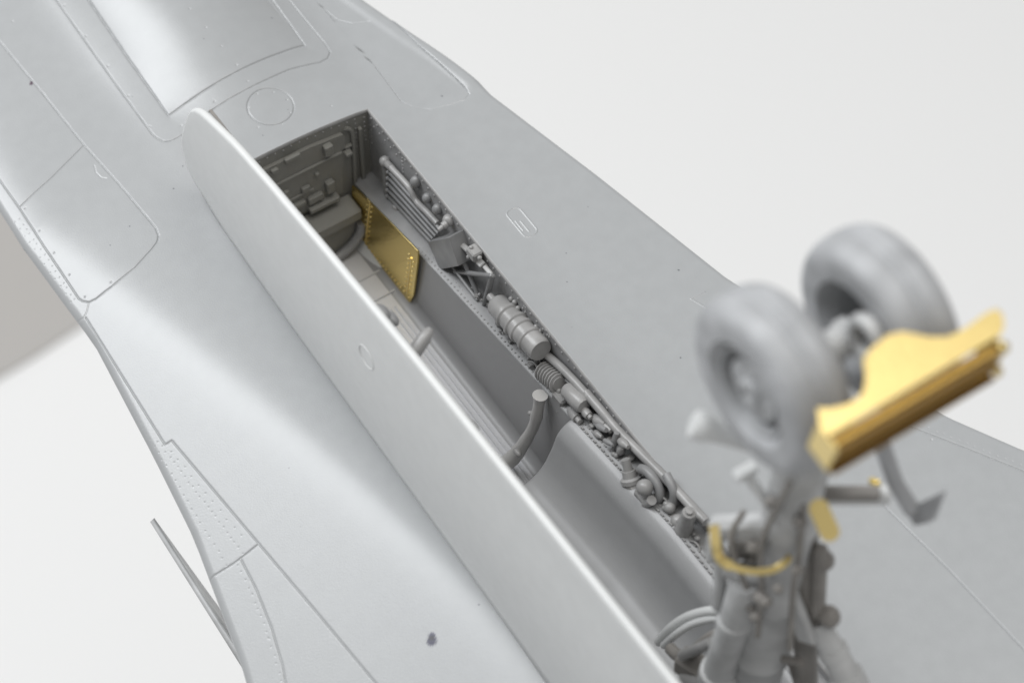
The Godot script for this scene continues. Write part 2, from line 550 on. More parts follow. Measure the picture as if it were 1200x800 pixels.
func skin() -> void:
	var spots := []
	for key in LINES:
		var p := pts_of(LINES[key])
		var depth := 1.35
		var sigma := 0.85
		if key in ["faint", "arc", "connector", "inlay"]:
			depth = 0.65
		if key == "arc":
			depth = 0.4
		if key == "nose_panel":
			depth = 1.6
			sigma = 1.0
		if key in ["placard", "bar1", "bar2", "tick"]:
			depth = -0.75
			sigma = 0.8
		if key in ["inlay2"]:
			depth = 0.5
		for i in p.size() - 1:
			add_line(p[i], p[i + 1], depth, sigma)
	for c in [[-464.0, -56.0, 29.0, 1.3], [-236.9, -411.0, 3.2, 0.6]]:
		for k in 30:
			add_line(Vector2(c[0], c[1]) + Vector2.from_angle(TAU * k / 30) * c[2], Vector2(c[0], c[1]) + Vector2.from_angle(TAU * (k + 1) / 30) * c[2], c[3], 0.85)
	for p in pts_of(MARKS.pits):
		add_line(p, p, 0.8, 1.1)
	# double rows of tiny rivet dimples along the chine
	for row in [[-505, -392, -362, -392, 9], [-505, -398, -362, -397, 13], [-330, -400, -150, -408, 9], [-330, -407, -140, -413, 12], [-140, -402, 38, -392, 8], [-140, -408, 38, -414, 10], [-120, -396, 20, -384, 13], [46, -404, 86, -408, 9], [86, -408, 140, -419, 9], [140, -419, 190, -432, 9], [350, 334, 480, 409, 9]]:
		var a := Vector2(row[0], row[1])
		var b := Vector2(row[2], row[3])
		var n := int(a.distance_to(b) / row[4])
		for i in n + 1:
			var p := a.lerp(b, float(i) / n) + Vector2(rng.randf_range(-1.2, 1.2), rng.randf_range(-0.8, 0.8))
			add_line(p, p, 0.45, 0.8)
	# specks of dust and two smears of violet paint
	for i in 46:
		var p := Vector2(rng.randf_range(-620, 560), rng.randf_range(-380, 330))
		if p.y > BL - 12 and p.y < BR + 8 and p.x > FRONT - 8:
			continue
		spots.append([p, rng.randf_range(0.5, 1.3), Color(0.35, 0.36, 0.38)])
	spots.append([Vector2(-684.0, -282.1), 2.6, Color(0.30, 0.20, 0.26)])
	spots.append([Vector2(-686.0, -280.5), 2.0, Color(0.34, 0.24, 0.30)])
	spots.append([Vector2(264.6, -280.2), 6.0, Color(0.03, 0.03, 0.12)])
	spots.append([Vector2(260.5, -277.5), 4.4, Color(0.05, 0.05, 0.16)])
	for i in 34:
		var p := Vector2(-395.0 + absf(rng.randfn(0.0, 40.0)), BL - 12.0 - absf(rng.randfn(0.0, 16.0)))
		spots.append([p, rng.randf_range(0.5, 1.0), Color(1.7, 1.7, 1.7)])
	for sp in spots:
		add_line(sp[0], sp[0], 0.0, 0.01, sp)
	nose_poly = pts_of(LINES.nose_panel)
	nose_poly.append_array(PackedVector2Array([Vector2(-900, 52), Vector2(-900, -152)]))
	inlay_poly = pts_of(LINES.inlay)
	inlay_poly.append_array(PackedVector2Array([Vector2(-900, 158), Vector2(-900, 104)]))
	var border := pts_of(LINES.nose_border)
	border.append_array(PackedVector2Array([Vector2(-900, 70), Vector2(-900, -190)]))
	var disc := PackedVector2Array()
	for k in 40:
		disc.append(Vector2(-464, -56) + Vector2.from_angle(TAU * k / 40) * 29.0)
	var pa := pts_of(LINES.panelA)
	var pb := pts_of(LINES.panelB)
	pb.append_array(PackedVector2Array([Vector2(-900, -383), Vector2(-900, -290)]))
	var strip := PackedVector2Array([Vector2(-346.6, -379.9), Vector2(-337.5, -388.8)])
	strip.append_array(pts_of(LINES.strip))
	strip.append_array(PackedVector2Array([Vector2(300, -800), Vector2(-334, -800), Vector2(-334.1, -395.6)]))
	var wing := PackedVector2Array([Vector2(345.3, 323.3), Vector2(400.9, 356.1), Vector2(463.8, 392.1), Vector2(491.3, 406.6), Vector2(520, 520), Vector2(330, 420)])
	# regions in the order they are tried: [name, outline, box]
	var regions := [["round_hatch", disc], ["nose_panel", nose_poly], ["panel_border", border], ["access_panel", pa], ["access_panel", pb], ["inset_panel", inlay_poly], ["edge_panel", strip], ["edge_panel", wing]]
	var boxes := []
	for r in regions:
		var bx := Rect2(r[1][0], Vector2.ZERO)
		for p in r[1]:
			bx = bx.expand(p)
		boxes.append(bx)
	# base grid: rows along s, columns held at the rim of the bay
	var rows := []
	var s := -880.0
	while s < 880.0:
		rows.append(s)
		if s < FRONT and s + 12.0 >= FRONT - 6.0 and s != FRONT:
			s = FRONT
		else:
			s += 12.0
	rows.append(880.0)
	var cols := []      # each: [kind, value]
	for e in [0.0, 0.6, 1.6, 3.2, 5.5, 8.5, 13.0]:
		cols.append(["L", e])
	for i in range(1, 26):
		cols.append(["l", i / 26.0])
	cols.append(["c", BL])
	for i in range(1, 20):
		cols.append(["c", BL + (BR - BL) * i / 20.0])
	cols.append(["c", BR])
	for i in range(1, 36):
		cols.append(["r", i / 36.0])
	for e in [13.0, 8.5, 5.5, 3.2, 1.6, 0.6, 0.0]:
		cols.append(["R", e])
	var at := func(si: float, c: Array) -> Vector2:
		var wl := table(WL, si)
		var wr := table(WR, si)
		match c[0]:
			"L": return Vector2(si, wl + c[1])
			"l": return Vector2(si, lerpf(wl + 13.0, BL, c[1]))
			"r": return Vector2(si, lerpf(BR, maxf(wr - 13.0, BR + 10.0), c[1]))
			"R": return Vector2(si, wr - c[1])
		return Vector2(si, c[1])
	for i in rows.size() - 1:
		for j in cols.size() - 1:
			var hole: bool = rows[i] >= FRONT - 0.1 and cols[j][0] == "c" and cols[j + 1][0] == "c"
			if hole:
				continue
			var a: Vector2 = at.call(rows[i], cols[j])
			var b: Vector2 = at.call(rows[i], cols[j + 1])
			var c: Vector2 = at.call(rows[i + 1], cols[j + 1])
			var d: Vector2 = at.call(rows[i + 1], cols[j])
			refine(a, b, c)
			refine(a, c, d)
	# sort the triangles into the skin and its panels
	var sets := []
	for i in regions.size() + 1:
		sets.append(PackedInt32Array())
	for t in range(0, done.size(), 3):
		var m := (done[t] + done[t + 1] + done[t + 2]) / 3.0
		var hit := regions.size()
		for i in regions.size():
			if (boxes[i] as Rect2).has_point(m) and Geometry2D.is_point_in_polygon(m, regions[i][1]):
				hit = i
				break
		sets[hit].append(t)
	var main: MeshInstance3D
	for i in range(regions.size(), -1, -1):
		var o := skin_mesh(sets[i])
		if i == regions.size():
			o.name = "fuselage_skin"
			plane_root.add_child(o, true)
			main = o
		else:
			o.name = regions[i][0]
			main.add_child(o, true)
	done.clear()

func skin_mesh(tris: PackedInt32Array) -> MeshInstance3D:
	var index := {}
	var vs := PackedVector3Array()
	var ns := PackedVector3Array()
	var cs := PackedColorArray()
	var ix := PackedInt32Array()
	for t in tris:
		for k in [0, 1, 2]:
			var p := done[t + k]
			var n: int = index.get(p, -1)
			if n < 0:
				n = vs.size()
				index[p] = n
				var h := full_h(p)
				var e := 0.35
				var hx := full_h(p + Vector2(e, 0)) - full_h(p - Vector2(e, 0))
				var hw := full_h(p + Vector2(0, e)) - full_h(p - Vector2(0, e))
				vs.append(P(p.x, h, p.y) * U)
				ns.append(Vector3(-hx / (2.0 * e), 1.0, hw / (2.0 * e)).normalized())
				var c := Color.WHITE
				for seg in near(p):
					var sp: Array = seg[4]
					if sp.is_empty():
						continue
					var d: float = p.distance_to(sp[0]) / (sp[1] as float)
					if d < 1.4:
						c = c * (sp[2] as Color).lerp(Color.WHITE, smoothstep(0.7, 1.15, d + 0.2 * sin(p.x * 2.1 + p.y * 1.3)))
				cs.append(c)
			ix.append(n)
	# columns run towards +w, rows towards +s
	for t in range(0, ix.size(), 3):
		if (vs[ix[t]] - vs[ix[t + 2]]).cross(vs[ix[t]] - vs[ix[t + 1]]).y < 0.0:
			var x := ix[t + 1]
			ix[t + 1] = ix[t + 2]
			ix[t + 2] = x
	var arr := []
	arr.resize(Mesh.ARRAY_MAX)
	arr[Mesh.ARRAY_VERTEX] = vs
	arr[Mesh.ARRAY_NORMAL] = ns
	arr[Mesh.ARRAY_COLOR] = cs
	arr[Mesh.ARRAY_INDEX] = ix
	var mesh := ArrayMesh.new()
	mesh.add_surface_from_arrays(Mesh.PRIMITIVE_TRIANGLES, arr)
	var o := MeshInstance3D.new()
	o.mesh = mesh
	o.material_override = M.skin
	return o

func underside() -> void:
	var st := begin()
	var n := 24
	var ring := func(s: float) -> Array:
		var wl := table(WL, s)
		var wr := table(WR, s)
		var o := []
		for i in n + 1:
			var t := float(i) / n
			var w := lerpf(wl, wr, t)
			var he := lerpf(H(s, wl), H(s, wr), t)
			o.append(P(s, he - 12.0 * minf(1.0, sin(PI * t) * 6.0) - 260.0 * pow(sin(PI * t), 1.6), w + (3.0 if i == 0 else -3.0 if i == n else 0.0)))
		o[0] = P(s, H(s, wl), wl)
		o[n] = P(s, H(s, wr), wr)
		return o
	var steps := 60
	for k in steps:
		var a: Array = ring.call(lerpf(-880, 880, float(k) / steps))
		var b: Array = ring.call(lerpf(-880, 880, float(k + 1) / steps))
		for i in n:
			quad(st, a[i], a[i + 1], b[i + 1], b[i], Vector3.DOWN)
	# end walls
	for e in [-880.0, 880.0]:
		var r: Array = ring.call(e)
		for i in n:
			var w0: float = -r[i].z
			var w1: float = -r[i + 1].z
			quad(st, r[i], r[i + 1], P(e, H(e, w1), w1), P(e, H(e, w0), w0), P(signf(e), 0, 0))
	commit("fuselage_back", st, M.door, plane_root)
	st = begin()
	# thin canted fin whose edge shows below the left side
	var a := P(-136.6, -200.0, -430.9)
	var b := P(43.4, -205.0, -434.7)
	var dirv := (b - a).normalized()
	var down := P(0, -1.0, 0.25).normalized()
	var far := b + dirv * 160.0
	var th := P(0, 0.5, 1).normalized() * 3.5
	var q := [a, far, far + down * 260.0, a + down * 260.0 + dirv * 150.0]
	quad(st, q[0] + th, q[1] + th, q[2] + th, q[3] + th, th)
	quad(st, q[0] - th, q[1] - th, q[2] - th, q[3] - th, -th)
	for i in 4:
		var j := (i + 1) % 4
		quad(st, q[i] - th, q[j] - th, q[j] + th, q[i] + th, (q[i] + q[j]) * 0.5 - (q[0] + q[2]) * 0.5)
	commit("fin", st, M.gear, plane_root, "thin grey fin edge showing below the left side of the aircraft")

# ------------------------------------------------------------------ the wheel bay
func ledge(s: float) -> float:
	return -136.0 + 0.155 * (minf(s, 300.0) + 400.0)

func wheel_bay() -> void:
	var bay := part("wheel_bay", plane_root, "open nose wheel bay with rivet rows along its walls")
	var st := begin()
	# right wall above the ledge
	var rows := []
	var s := FRONT
	while s < 640.0:
		rows.append(s)
		s += 19.0
	rows.append(640.0)
	for i in rows.size() - 1:
		var a: float = rows[i]
		var b: float = rows[i + 1]
		quad(st, P(a, H(a, BR) - 2.6, BR - 1.6), P(b, H(b, BR) - 2.6, BR - 1.6), P(b, ledge(b), BR - 1.6), P(a, ledge(a), BR - 1.6), P(0, 0, -1))
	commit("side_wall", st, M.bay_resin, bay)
	st = begin()
	# the cut edge of the skin, a pale lip
	for i in rows.size() - 1:
		var a: float = rows[i]
		var b: float = rows[i + 1]
		quad(st, P(a, H(a, BR), BR), P(b, H(b, BR), BR), P(b, H(b, BR) - 1.0, BR - 2.0), P(a, H(a, BR) - 1.0, BR - 2.0), P(0, 1, -1))
		quad(st, P(a, H(a, BR) - 1.0, BR - 2.0), P(b, H(b, BR) - 1.0, BR - 2.0), P(b, H(b, BR) - 4.0, BR - 2.0), P(a, H(a, BR) - 4.0, BR - 2.0), P(0, 0, -1))
	for i in 12:
		var a := BL + (BR - BL) * i / 12.0
		var b := BL + (BR - BL) * (i + 1) / 12.0
		quad(st, P(FRONT, H(FRONT, a), a), P(FRONT, H(FRONT, b), b), P(FRONT + 1.4, H(FRONT, b) - 1.2, b), P(FRONT + 1.4, H(FRONT, a) - 1.2, a), P(1, 1, 0))
		quad(st, P(FRONT + 1.4, H(FRONT, a) - 1.2, a), P(FRONT + 1.4, H(FRONT, b) - 1.2, b), P(FRONT + 1.4, H(FRONT, b) - 5.0, b), P(FRONT + 1.4, H(FRONT, a) - 5.0, a), P(1, 0, 0))
	commit("rim_edge", st, M.resin_light, bay)
	# ledge, lower wall with a rounded foot, floor, left wall
	st = begin()
	for i in rows.size() - 1:
		var a: float = rows[i]
		var b: float = rows[i + 1]
		quad(st, P(a, ledge(a), BR), P(b, ledge(b), BR), P(b, ledge(b), 21.5), P(a, ledge(a), 21.5), Vector3.UP)
		quad(st, P(a, ledge(a), 21.5), P(b, ledge(b), 21.5), P(b, ledge(b) - 1.5, 20.0), P(a, ledge(a) - 1.5, 20.0), P(0, 1, -1))
	commit("ledge", st, M.resin, bay)
	st = begin()
	var foot := []
	foot.append(Vector2(20.0, 0.0))
	for k in 9:
		var t := PI * 0.5 * k / 8.0
		foot.append(Vector2(18.0 - 16.0 * (1.0 - cos(t)), -224.0 - 16.0 * sin(t)))
	for i in rows.size() - 1:
		var a: float = rows[i]
		var b: float = rows[i + 1]
		for k in foot.size() - 1:
			var p: Vector2 = foot[k]
			var q: Vector2 = foot[k + 1]
			var pa := ledge(a) - 1.5 if k == 0 else p.y
			var pb := ledge(b) - 1.5 if k == 0 else p.y
			quad(st, P(a, pa, p.x), P(b, pb, p.x), P(b, q.y, q.x), P(a, q.y, q.x), P(0, 0.2, -1))
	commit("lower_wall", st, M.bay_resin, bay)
	st = begin()
	st.set_smooth_group(-1)
	quad(st, P(FRONT, -240, 2), P(640, -240, 2), P(640, -240, BL), P(FRONT, -240, BL), Vector3.UP)
	quad(st, P(FRONT, -240, BL), P(640, -240, BL), P(640, -7, BL), P(FRONT, -7, BL), P(0, 0, 1))
	quad(st, P(640, -240, BL), P(640, -240, BR), P(640, -12, BR), P(640, -12, BL), P(-1, 0, 0))
	commit("floor", st, M.floor_resin, bay)
	st = begin()
	for r in [[-4.0, 2.2], [-11.0, 2.2], [-19.0, 3.0]]:
		block(st, P(-80, -239.0, r[0]), P(190, 0, 0), P(0, 1.6, 0), P(0, 0, r[1] * 0.6), 0.7)
	for c in [-330.0, -292.0]:
		block(st, P(c, -239.0, -60), P(1.2, 0, 0), P(0, 1.6, 0), P(0, 0, 70), 0.7)
	commit("floor_stringer", st, M.floor_resin, bay)
	bulkhead(bay)
	ramp(bay)
	rivets(bay)

func bulkhead(bay: Node3D) -> void:
	var st := begin()
	var f := FRONT + 0.6
	for i in 12:
		var a := BL + (BR - BL) * i / 12.0
		var b := BL + (BR - BL) * (i + 1) / 12.0
		quad(st, P(f, H(f, a) - 1.5, a), P(f, H(f, b) - 1.5, b), P(f, -240, b), P(f, -240, a), P(1, 0, 0))
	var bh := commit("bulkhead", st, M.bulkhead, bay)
	st = begin()
	# the hatch plate stands proud of the wall
	var ol := PackedVector2Array([Vector2(-176, -26), Vector2(-110, -24), Vector2(-40, -24), Vector2(8, -30), Vector2(11, -36), Vector2(10, -74), Vector2(4, -96), Vector2(2, -142), Vector2(-176, -142)])
	plate(st, P(f, 0, 0), P(0, 0, 1), P(0, 1, 0), ol, P(5, 0, 0))
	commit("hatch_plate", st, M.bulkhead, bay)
	st = begin()
	block(st, P(f + 6, -61, -52), P(1.8, 0, 0), P(0, 2.0, 0), P(0, 0, 56), 0.8)
	block(st, P(f + 6, -104, -70), P(1.4, 0, 0), P(0, 2.0, 0), P(0, 0, 30), 0.8)
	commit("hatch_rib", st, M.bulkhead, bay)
	st = begin()
	for b in [[-16, -40, 6, 9, 5], [-66, -24, 11, 4, 3], [-92, -32, 5, 4, 3], [-40, -122, 11, 6, 4], [-18, -112, 6, 10, 5], [-30, -137, 22, 4, 7], [-64, -118, 9, 4, 4], [12, -66, 5, 3, 5], [-52, -96, 6, 5, 3], [-80, -84, 4, 4, 3], [-34, -78, 3, 3, 3]]:
		block(st, P(f + 5 + b[4] * 0.5, b[1], b[0]), P(b[4], 0, 0), P(0, b[3], 0), P(0, 0, b[2]), 1.2)
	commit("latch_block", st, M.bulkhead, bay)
	st = begin()
	# dark slot frame at the right of the hatch: two uprights and an arched top
	var arch := [P(f + 2, -150, 22), P(f + 2, -60, 24), P(f + 2, -34, 22), P(f + 2, -24, 14)]
	tube(st, curve(arch, 4), 3.2, 8)
	block(st, P(f + 2, -60, 13), P(3, 0, 0), P(0, 2, 0), P(0, 0, 8), 0.8)
	block(st, P(f + 3, -95, 34), P(3, 0, 0), P(0, 60, 0), P(0, 0, 2.6), 0.8)
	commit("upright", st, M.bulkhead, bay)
	st = begin()
	block(st, P(f + 18, -163, -50), P(17, 0, 0), P(0, 10, 0), P(0, 0, 62), 2.5)
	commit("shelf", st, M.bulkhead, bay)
	st = begin()
	var half := PackedVector2Array()
	half.append(Vector2(-120, -172))
	half.append(Vector2(12, -172))
	for k in 10:
		var t := PI * 0.5 * k / 9.0
		half.append(Vector2(-38.0 + 50.0 * cos(t), -186.0 - 52.0 * sin(t)))
	half.append(Vector2(-120, -238))
	plate(st, P(f + 8, 0, 0), P(0, 0, 1), P(0, 1, 0), half, P(16, 0, 0))
	commit("round_plate", st, M.bulkhead, bay)
	st = begin()
	var arc := []
	for k in 10:
		var t := PI * 0.55 * k / 9.0 - 0.1
		arc.append(P(f + 30, -190.0 - 44.0 * sin(t), -42.0 + 54.0 * cos(t)))
	tube(st, arc, 7.0, 10)
	commit("curved_pipe", st, M.bay_resin, bay)

func deck_profile() -> Array:
	var c := [Vector2(20, 0), Vector2(13, -3), Vector2(6, -9), Vector2(0, -18), Vector2(-4, -32), Vector2(-9, -46), Vector2(-15, -60), Vector2(-22, -71), Vector2(-32, -80), Vector2(-46, -86), Vector2(-75, -90), Vector2(-110, -90), Vector2(-150, -84), Vector2(-188, -70)]
	var o := []
	for i in c.size() - 1:
		var p0: Vector2 = c[maxi(i - 1, 0)]
		var p3: Vector2 = c[mini(i + 2, c.size() - 1)]
		for k in 4:
			o.append((c[i] as Vector2).cubic_interpolate(c[i + 1], p0, p3, k / 4.0))
	o.append(c[c.size() - 1])
	return o

func ramp(bay: Node3D) -> void:
	var st := begin()
	var prof := deck_profile()
	var steps := [96.0, 97.2, 100.0]
	for i in range(1, 28):
		steps.append(100.0 + 20.0 * i)
	for i in steps.size() - 1:
		var a: float = steps[i]
		var b: float = steps[i + 1]
		var da := -2.0 if i == 0 else -0.6 if i == 1 else 0.0
		var db := -0.6 if i == 0 else 0.0
		for k in prof.size() - 1:
			var p: Vector2 = prof[k]
			var q: Vector2 = prof[k + 1]
			var ha := -59.0 + (ledge(a) - ledge(100.0)) * 1.0 + da + 0.6
			var hb := -59.0 + (ledge(b) - ledge(100.0)) * 1.0 + db + 0.6
			quad(st, P(a, ha + p.y, p.x), P(b, hb + p.y, p.x), P(b, hb + q.y, q.x), P(a, ha + q.y, q.x), P(0, 1, -0.6))
	st.set_smooth_group(-1)
	for k in prof.size() - 1:
		var p: Vector2 = prof[k]
		var q: Vector2 = prof[k + 1]
		quad(st, P(96, -60.6 + p.y, p.x), P(96, -60.6 + q.y, q.x), P(96, -240, q.x), P(96, -240, p.x), P(-1, 0, 0))
	commit("ramp", st, M.ramp_resin, bay, "smooth hollowed ramp at the rear of the wheel bay")

func rivets(bay: Node3D) -> void:
	var st := begin()
	var side := P(0, 0, -1)
	var s := FRONT + 10.0
	while s < 330.0:
		dome(st, P(s, H(s, BR) - 8.5, BR - 1.6), side, 2.0)
		if s < -320.0:
			dome(st, P(s + 5, H(s, BR) - 20.0, BR - 1.6), side, 1.7)
		s += 13.4
	for k in 5:
		dome(st, P(-322.0, -24.0 - 7.0 * k, BR - 1.6), side, 1.5)
		dome(st, P(-398.0, -24.0 - 12.0 * k, BR - 1.6), side, 1.5)
	for c in [[-44.0, -26.0], [4.0, -20.0]]:
		for k in 5:
			dome(st, P(c[0] + rng.randf_range(-6, 6), c[1] + rng.randf_range(-6, 6), BR - 1.6), side, 1.8)
	# dots along the edge of the ledge
	s = -250.0
	while s < 90.0:
		dome(st, P(s, ledge(s) + 0.0, 24.0), Vector3.UP, 1.5, 0.8, 6)
		if s < -150.0 or s > -60.0 and s < 20.0:
			dome(st, P(s + 3, ledge(s), 29.5), Vector3.UP, 1.3, 0.8, 6)
		s += 7.6
	# bulkhead
	for i in 14:
		var w := -120.0 + 11.5 * i
		dome(st, P(FRONT + 0.6, H(FRONT, w) - 9.0 - rng.randf_range(0, 3), w), P(1, 0, 0), 1.6)
	for i in 6:
		dome(st, P(FRONT + 0.6, -24.0 - 9.0 * i, 43.0), P(1, 0, 0), 1.6)
		dome(st, P(FRONT + 0.6, -28.0 - 9.0 * i, 30.0), P(1, 0, 0), 1.4)
	var o := commit("rivets", st, M.resin_light, bay)
	o.set_meta("kind", "stuff")
	# double row of dashes along the ramp
	st = begin()
	s = 108.0
	while s < 440.0:
		if absf(s - 232.0) > 28.0:
			block(st, P(s, ledge(s) + 1.0, 22.0), P(2.6, 0.4, 0), P(0, 1.3, 0), P(0, 0, 0.9), 0.4)
		block(st, P(s + 4, ledge(s) + 1.0, 28.0), P(2.4, 0.4, 0), P(0, 1.2, 0), P(0, 0, 0.8), 0.4)
		s += 8.4
	o = commit("fastener_dashes", st, M.resin_light, bay)
	o.set_meta("kind", "stuff")

# ------------------------------------------------------------------ the door along the left edge of the bay
func bay_door() -> void:
	var st := begin()
	var cols := []
	# outline: [s, lowest h, highest h]
	var front := [[-414, 44, 56], [-411, 34, 82], [-404, 27, 103], [-394, 19, 128], [-382, 12, 155], [-371, 7, 179], [-361, 2, 196], [-350, -3, 207], [-338, -8, 214]]
	for f in front:
		cols.append(f)
	var tops := [-338, 214, -318, 221, -290, 229, -257, 238, -180, 249, -60, 262, 138, 279, 400, 297, 640, 311]
	var s := -325.0
	while s <= 640.0:
		cols.append([s, -10.0 - 16.0 * smoothstep(-400.0, -120.0, s), table(tops, s)])
		s += 15.0
	var n := 14
	var sections := []
	for c in cols:
		var sec := []
		var t := ((c[0] as float) + 400.0) / 1000.0
		var wb := -192.5 - 14.0 * t
		var wt := -197.0 - 8.0 * t
		var thick := 5.0
		var tall: float = c[2] - c[1]
		thick = minf(thick, tall * 0.3)
		for k in n + 1:
			var v := float(k) / n
			var h := lerpf(c[1], c[2] - thick, v)
			var g := clampf((h + 10.0) / 280.0, 0.0, 1.0)
			sec.append(P(c[0], h, lerpf(wb, wt, g) - thick - 7.0 * sin(PI * g)))
		var top: Vector3 = sec[n] + P(0, 0, thick)
		for k in range(1, 8):
			var a := PI * k / 8.0
			sec.append(top + P(0, sin(a) * thick, -cos(a) * thick))
		for k in n + 1:
			var v := 1.0 - float(k) / n
			var h := lerpf(c[1], c[2] - thick, v)
			var g := clampf((h + 10.0) / 280.0, 0.0, 1.0)
			sec.append(P(c[0], h, lerpf(wb, wt, g) + thick - 7.0 * sin(PI * g)))
		sections.append(sec)
	for i in sections.size() - 1:
		var a: Array = sections[i]
		var b: Array = sections[i + 1]
		var mid := Vector3.ZERO
		for p in a:
			mid += p
		mid /= a.size()
		for k in a.size():
			var k2 := (k + 1) % a.size()
			var out := P(0, 0, -1) if k < n else P(0, 0, 1) if k > n + 7 else P(0, 1, 0)
			quad(st, a[k], a[k2], b[k2], b[k], out if k < a.size() - 1 else P(-1, -1, 0))
	# front cap
	for k in range(1, sections[0].size() - 1):
		tri(st, sections[0][0], sections[0][k], sections[0][k + 1], P(-1, 0, 0))
	var last: Array = sections[sections.size() - 1]
	st.set_smooth_group(-1)
	for k in n:
		quad(st, last[k], last[k + 1], last[last.size() - 2 - k], last[last.size() - 1 - k], P(1, 0, 0))
	for k in range(n, n + 8):
		tri(st, last[n], last[k], last[k + 1], P(1, 0, 0))
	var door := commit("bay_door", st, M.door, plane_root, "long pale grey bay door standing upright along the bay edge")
	# moulded ring on its outer face
	st = begin()
	var ring := []
	var cc := P(33.0, 175.3, -208.0)
	for k in 33:
		var a := TAU * k / 32.0
		var hh := cc.y + 15.0 * sin(a)
		var g := clampf((hh + 10.0) / 280.0, 0.0, 1.0)
		var t := (cc.x + 400.0) / 1000.0
		ring.append(P(cc.x + 15.0 * cos(a), hh, lerpf(-192.5 - 14.0 * t, -197.0 - 8.0 * t, g) - 5.0 - 7.0 * sin(PI * g)))
	tube(st, ring, 0.75, 6, false)
	commit("moulded_ring", st, M.door, door)
	# hinge pins and lugs that look over its free edge
	st = begin()
	var p0 := P(78.2, 212.4, -176.0)
	var p1 := P(70.1, 225.3, -150.0)
	tube(st, [p0 + (p0 - p1) * 0.6, p0, p0.lerp(p1, 0.6), p0.lerp(p1, 0.85), p1], [8.0, 8.0, 7.5, 6.0, 3.2], 14)
	commit("hinge_pin", st, M.resin_light, door)
	for q in [P(16.5, 201.0, -165.0), P(22.1, 230.1, -178.0), P(184.7, 206.7, -170.0), P(185.9, 229.7, -180.0)]:
		st = begin()
		ball(st, q + P(0, -5, -4), 7.0, P(1, 0, 0.2), 1.7)
		commit("hinge_lug", st, M.resin, door)
	# narrow hinge slot in front of the door
	st = begin()
	bar(st, P(-501, H(-501, -122) - 0.8, -122), P(-453, H(-453, -121) - 0.8, -121), P(0, 0, 1), 4.4, 3.0, 0.5)
	commit("hinge_slot", st, M.gear_dark, plane_root)

# ------------------------------------------------------------------ brass riveted panel on the lower wall
func brass_panel() -> void:
	var st := begin()
	var w := 15.5
	var pts := [P(-395.4, -132.9, 15.5), P(-356.6, -121.9, 15.5), P(-297.8, -108.1, 15.5), P(-233.3, -93.9, 15.5), P(-235.7, -117.8, 15.5), P(-250.8, -206.2, 15.5), P(-260.7, -232.5, 15.5), P(-276.4, -250.6, 15.5), P(-297.6, -252.2, 15.5), P(-371.3, -241.1, 15.5), P(-383.2, -230.1, 15.5), P(-389.7, -207.7, 15.5), P(-402.3, -204.9, 15.5)]
	var ol := PackedVector2Array()
	for p in pts:
		ol.append(Vector2(p.x, p.y))
	plate(st, P(0, 0, w), P(1, 0, 0), P(0, 1, 0), ol, P(0, 0, -2.4))
	var o := commit("brass_panel", st, M.brass, plane_root, "riveted brass panel fixed to the bay's lower wall")
	st = begin()
	var a := P(-350.0, -116.6, 13.0)
	var b := P(-370.4, -229.1, 13.0)
	tube(st, [a, b], 1.2, 6)
	var c := P(-250.2, -125.1, 13.0)
	var d := P(-266.6, -224.2, 13.0)
	tube(st, [c, d], 1.2, 6)
	tube(st, [P(-387.3, -128.2, 13.4), P(-352.9, -118.2, 13.4), P(-294.2, -104.4, 13.4), P(-232.9, -91.9, 13.4)], 1.3, 6)
	commit("bead", st, M.brass_bright, o)
	st = begin()
	for row in [[a + P(-4, 0, 0), b + P(-4, 6, 0), 9], [a + P(5, -6, 0), b + P(6, 4, 0), 9], [c + P(-5, 2, 0), d + P(-6, 4, 0), 9], [c + P(5, -4, 0), d + P(4, 0, 0), 9], [b + P(8, 0, 0), d + P(-8, 0, 0), 13]]:
		for k in row[2]:
			dome(st, (row[0] as Vector3).lerp(row[1], float(k) / (row[2] - 1)), P(0, 0, -1), 1.5, 1.0, 6)
	var r := commit("rivets", st, M.brass_bright, o)
	r.set_meta("kind", "stuff")

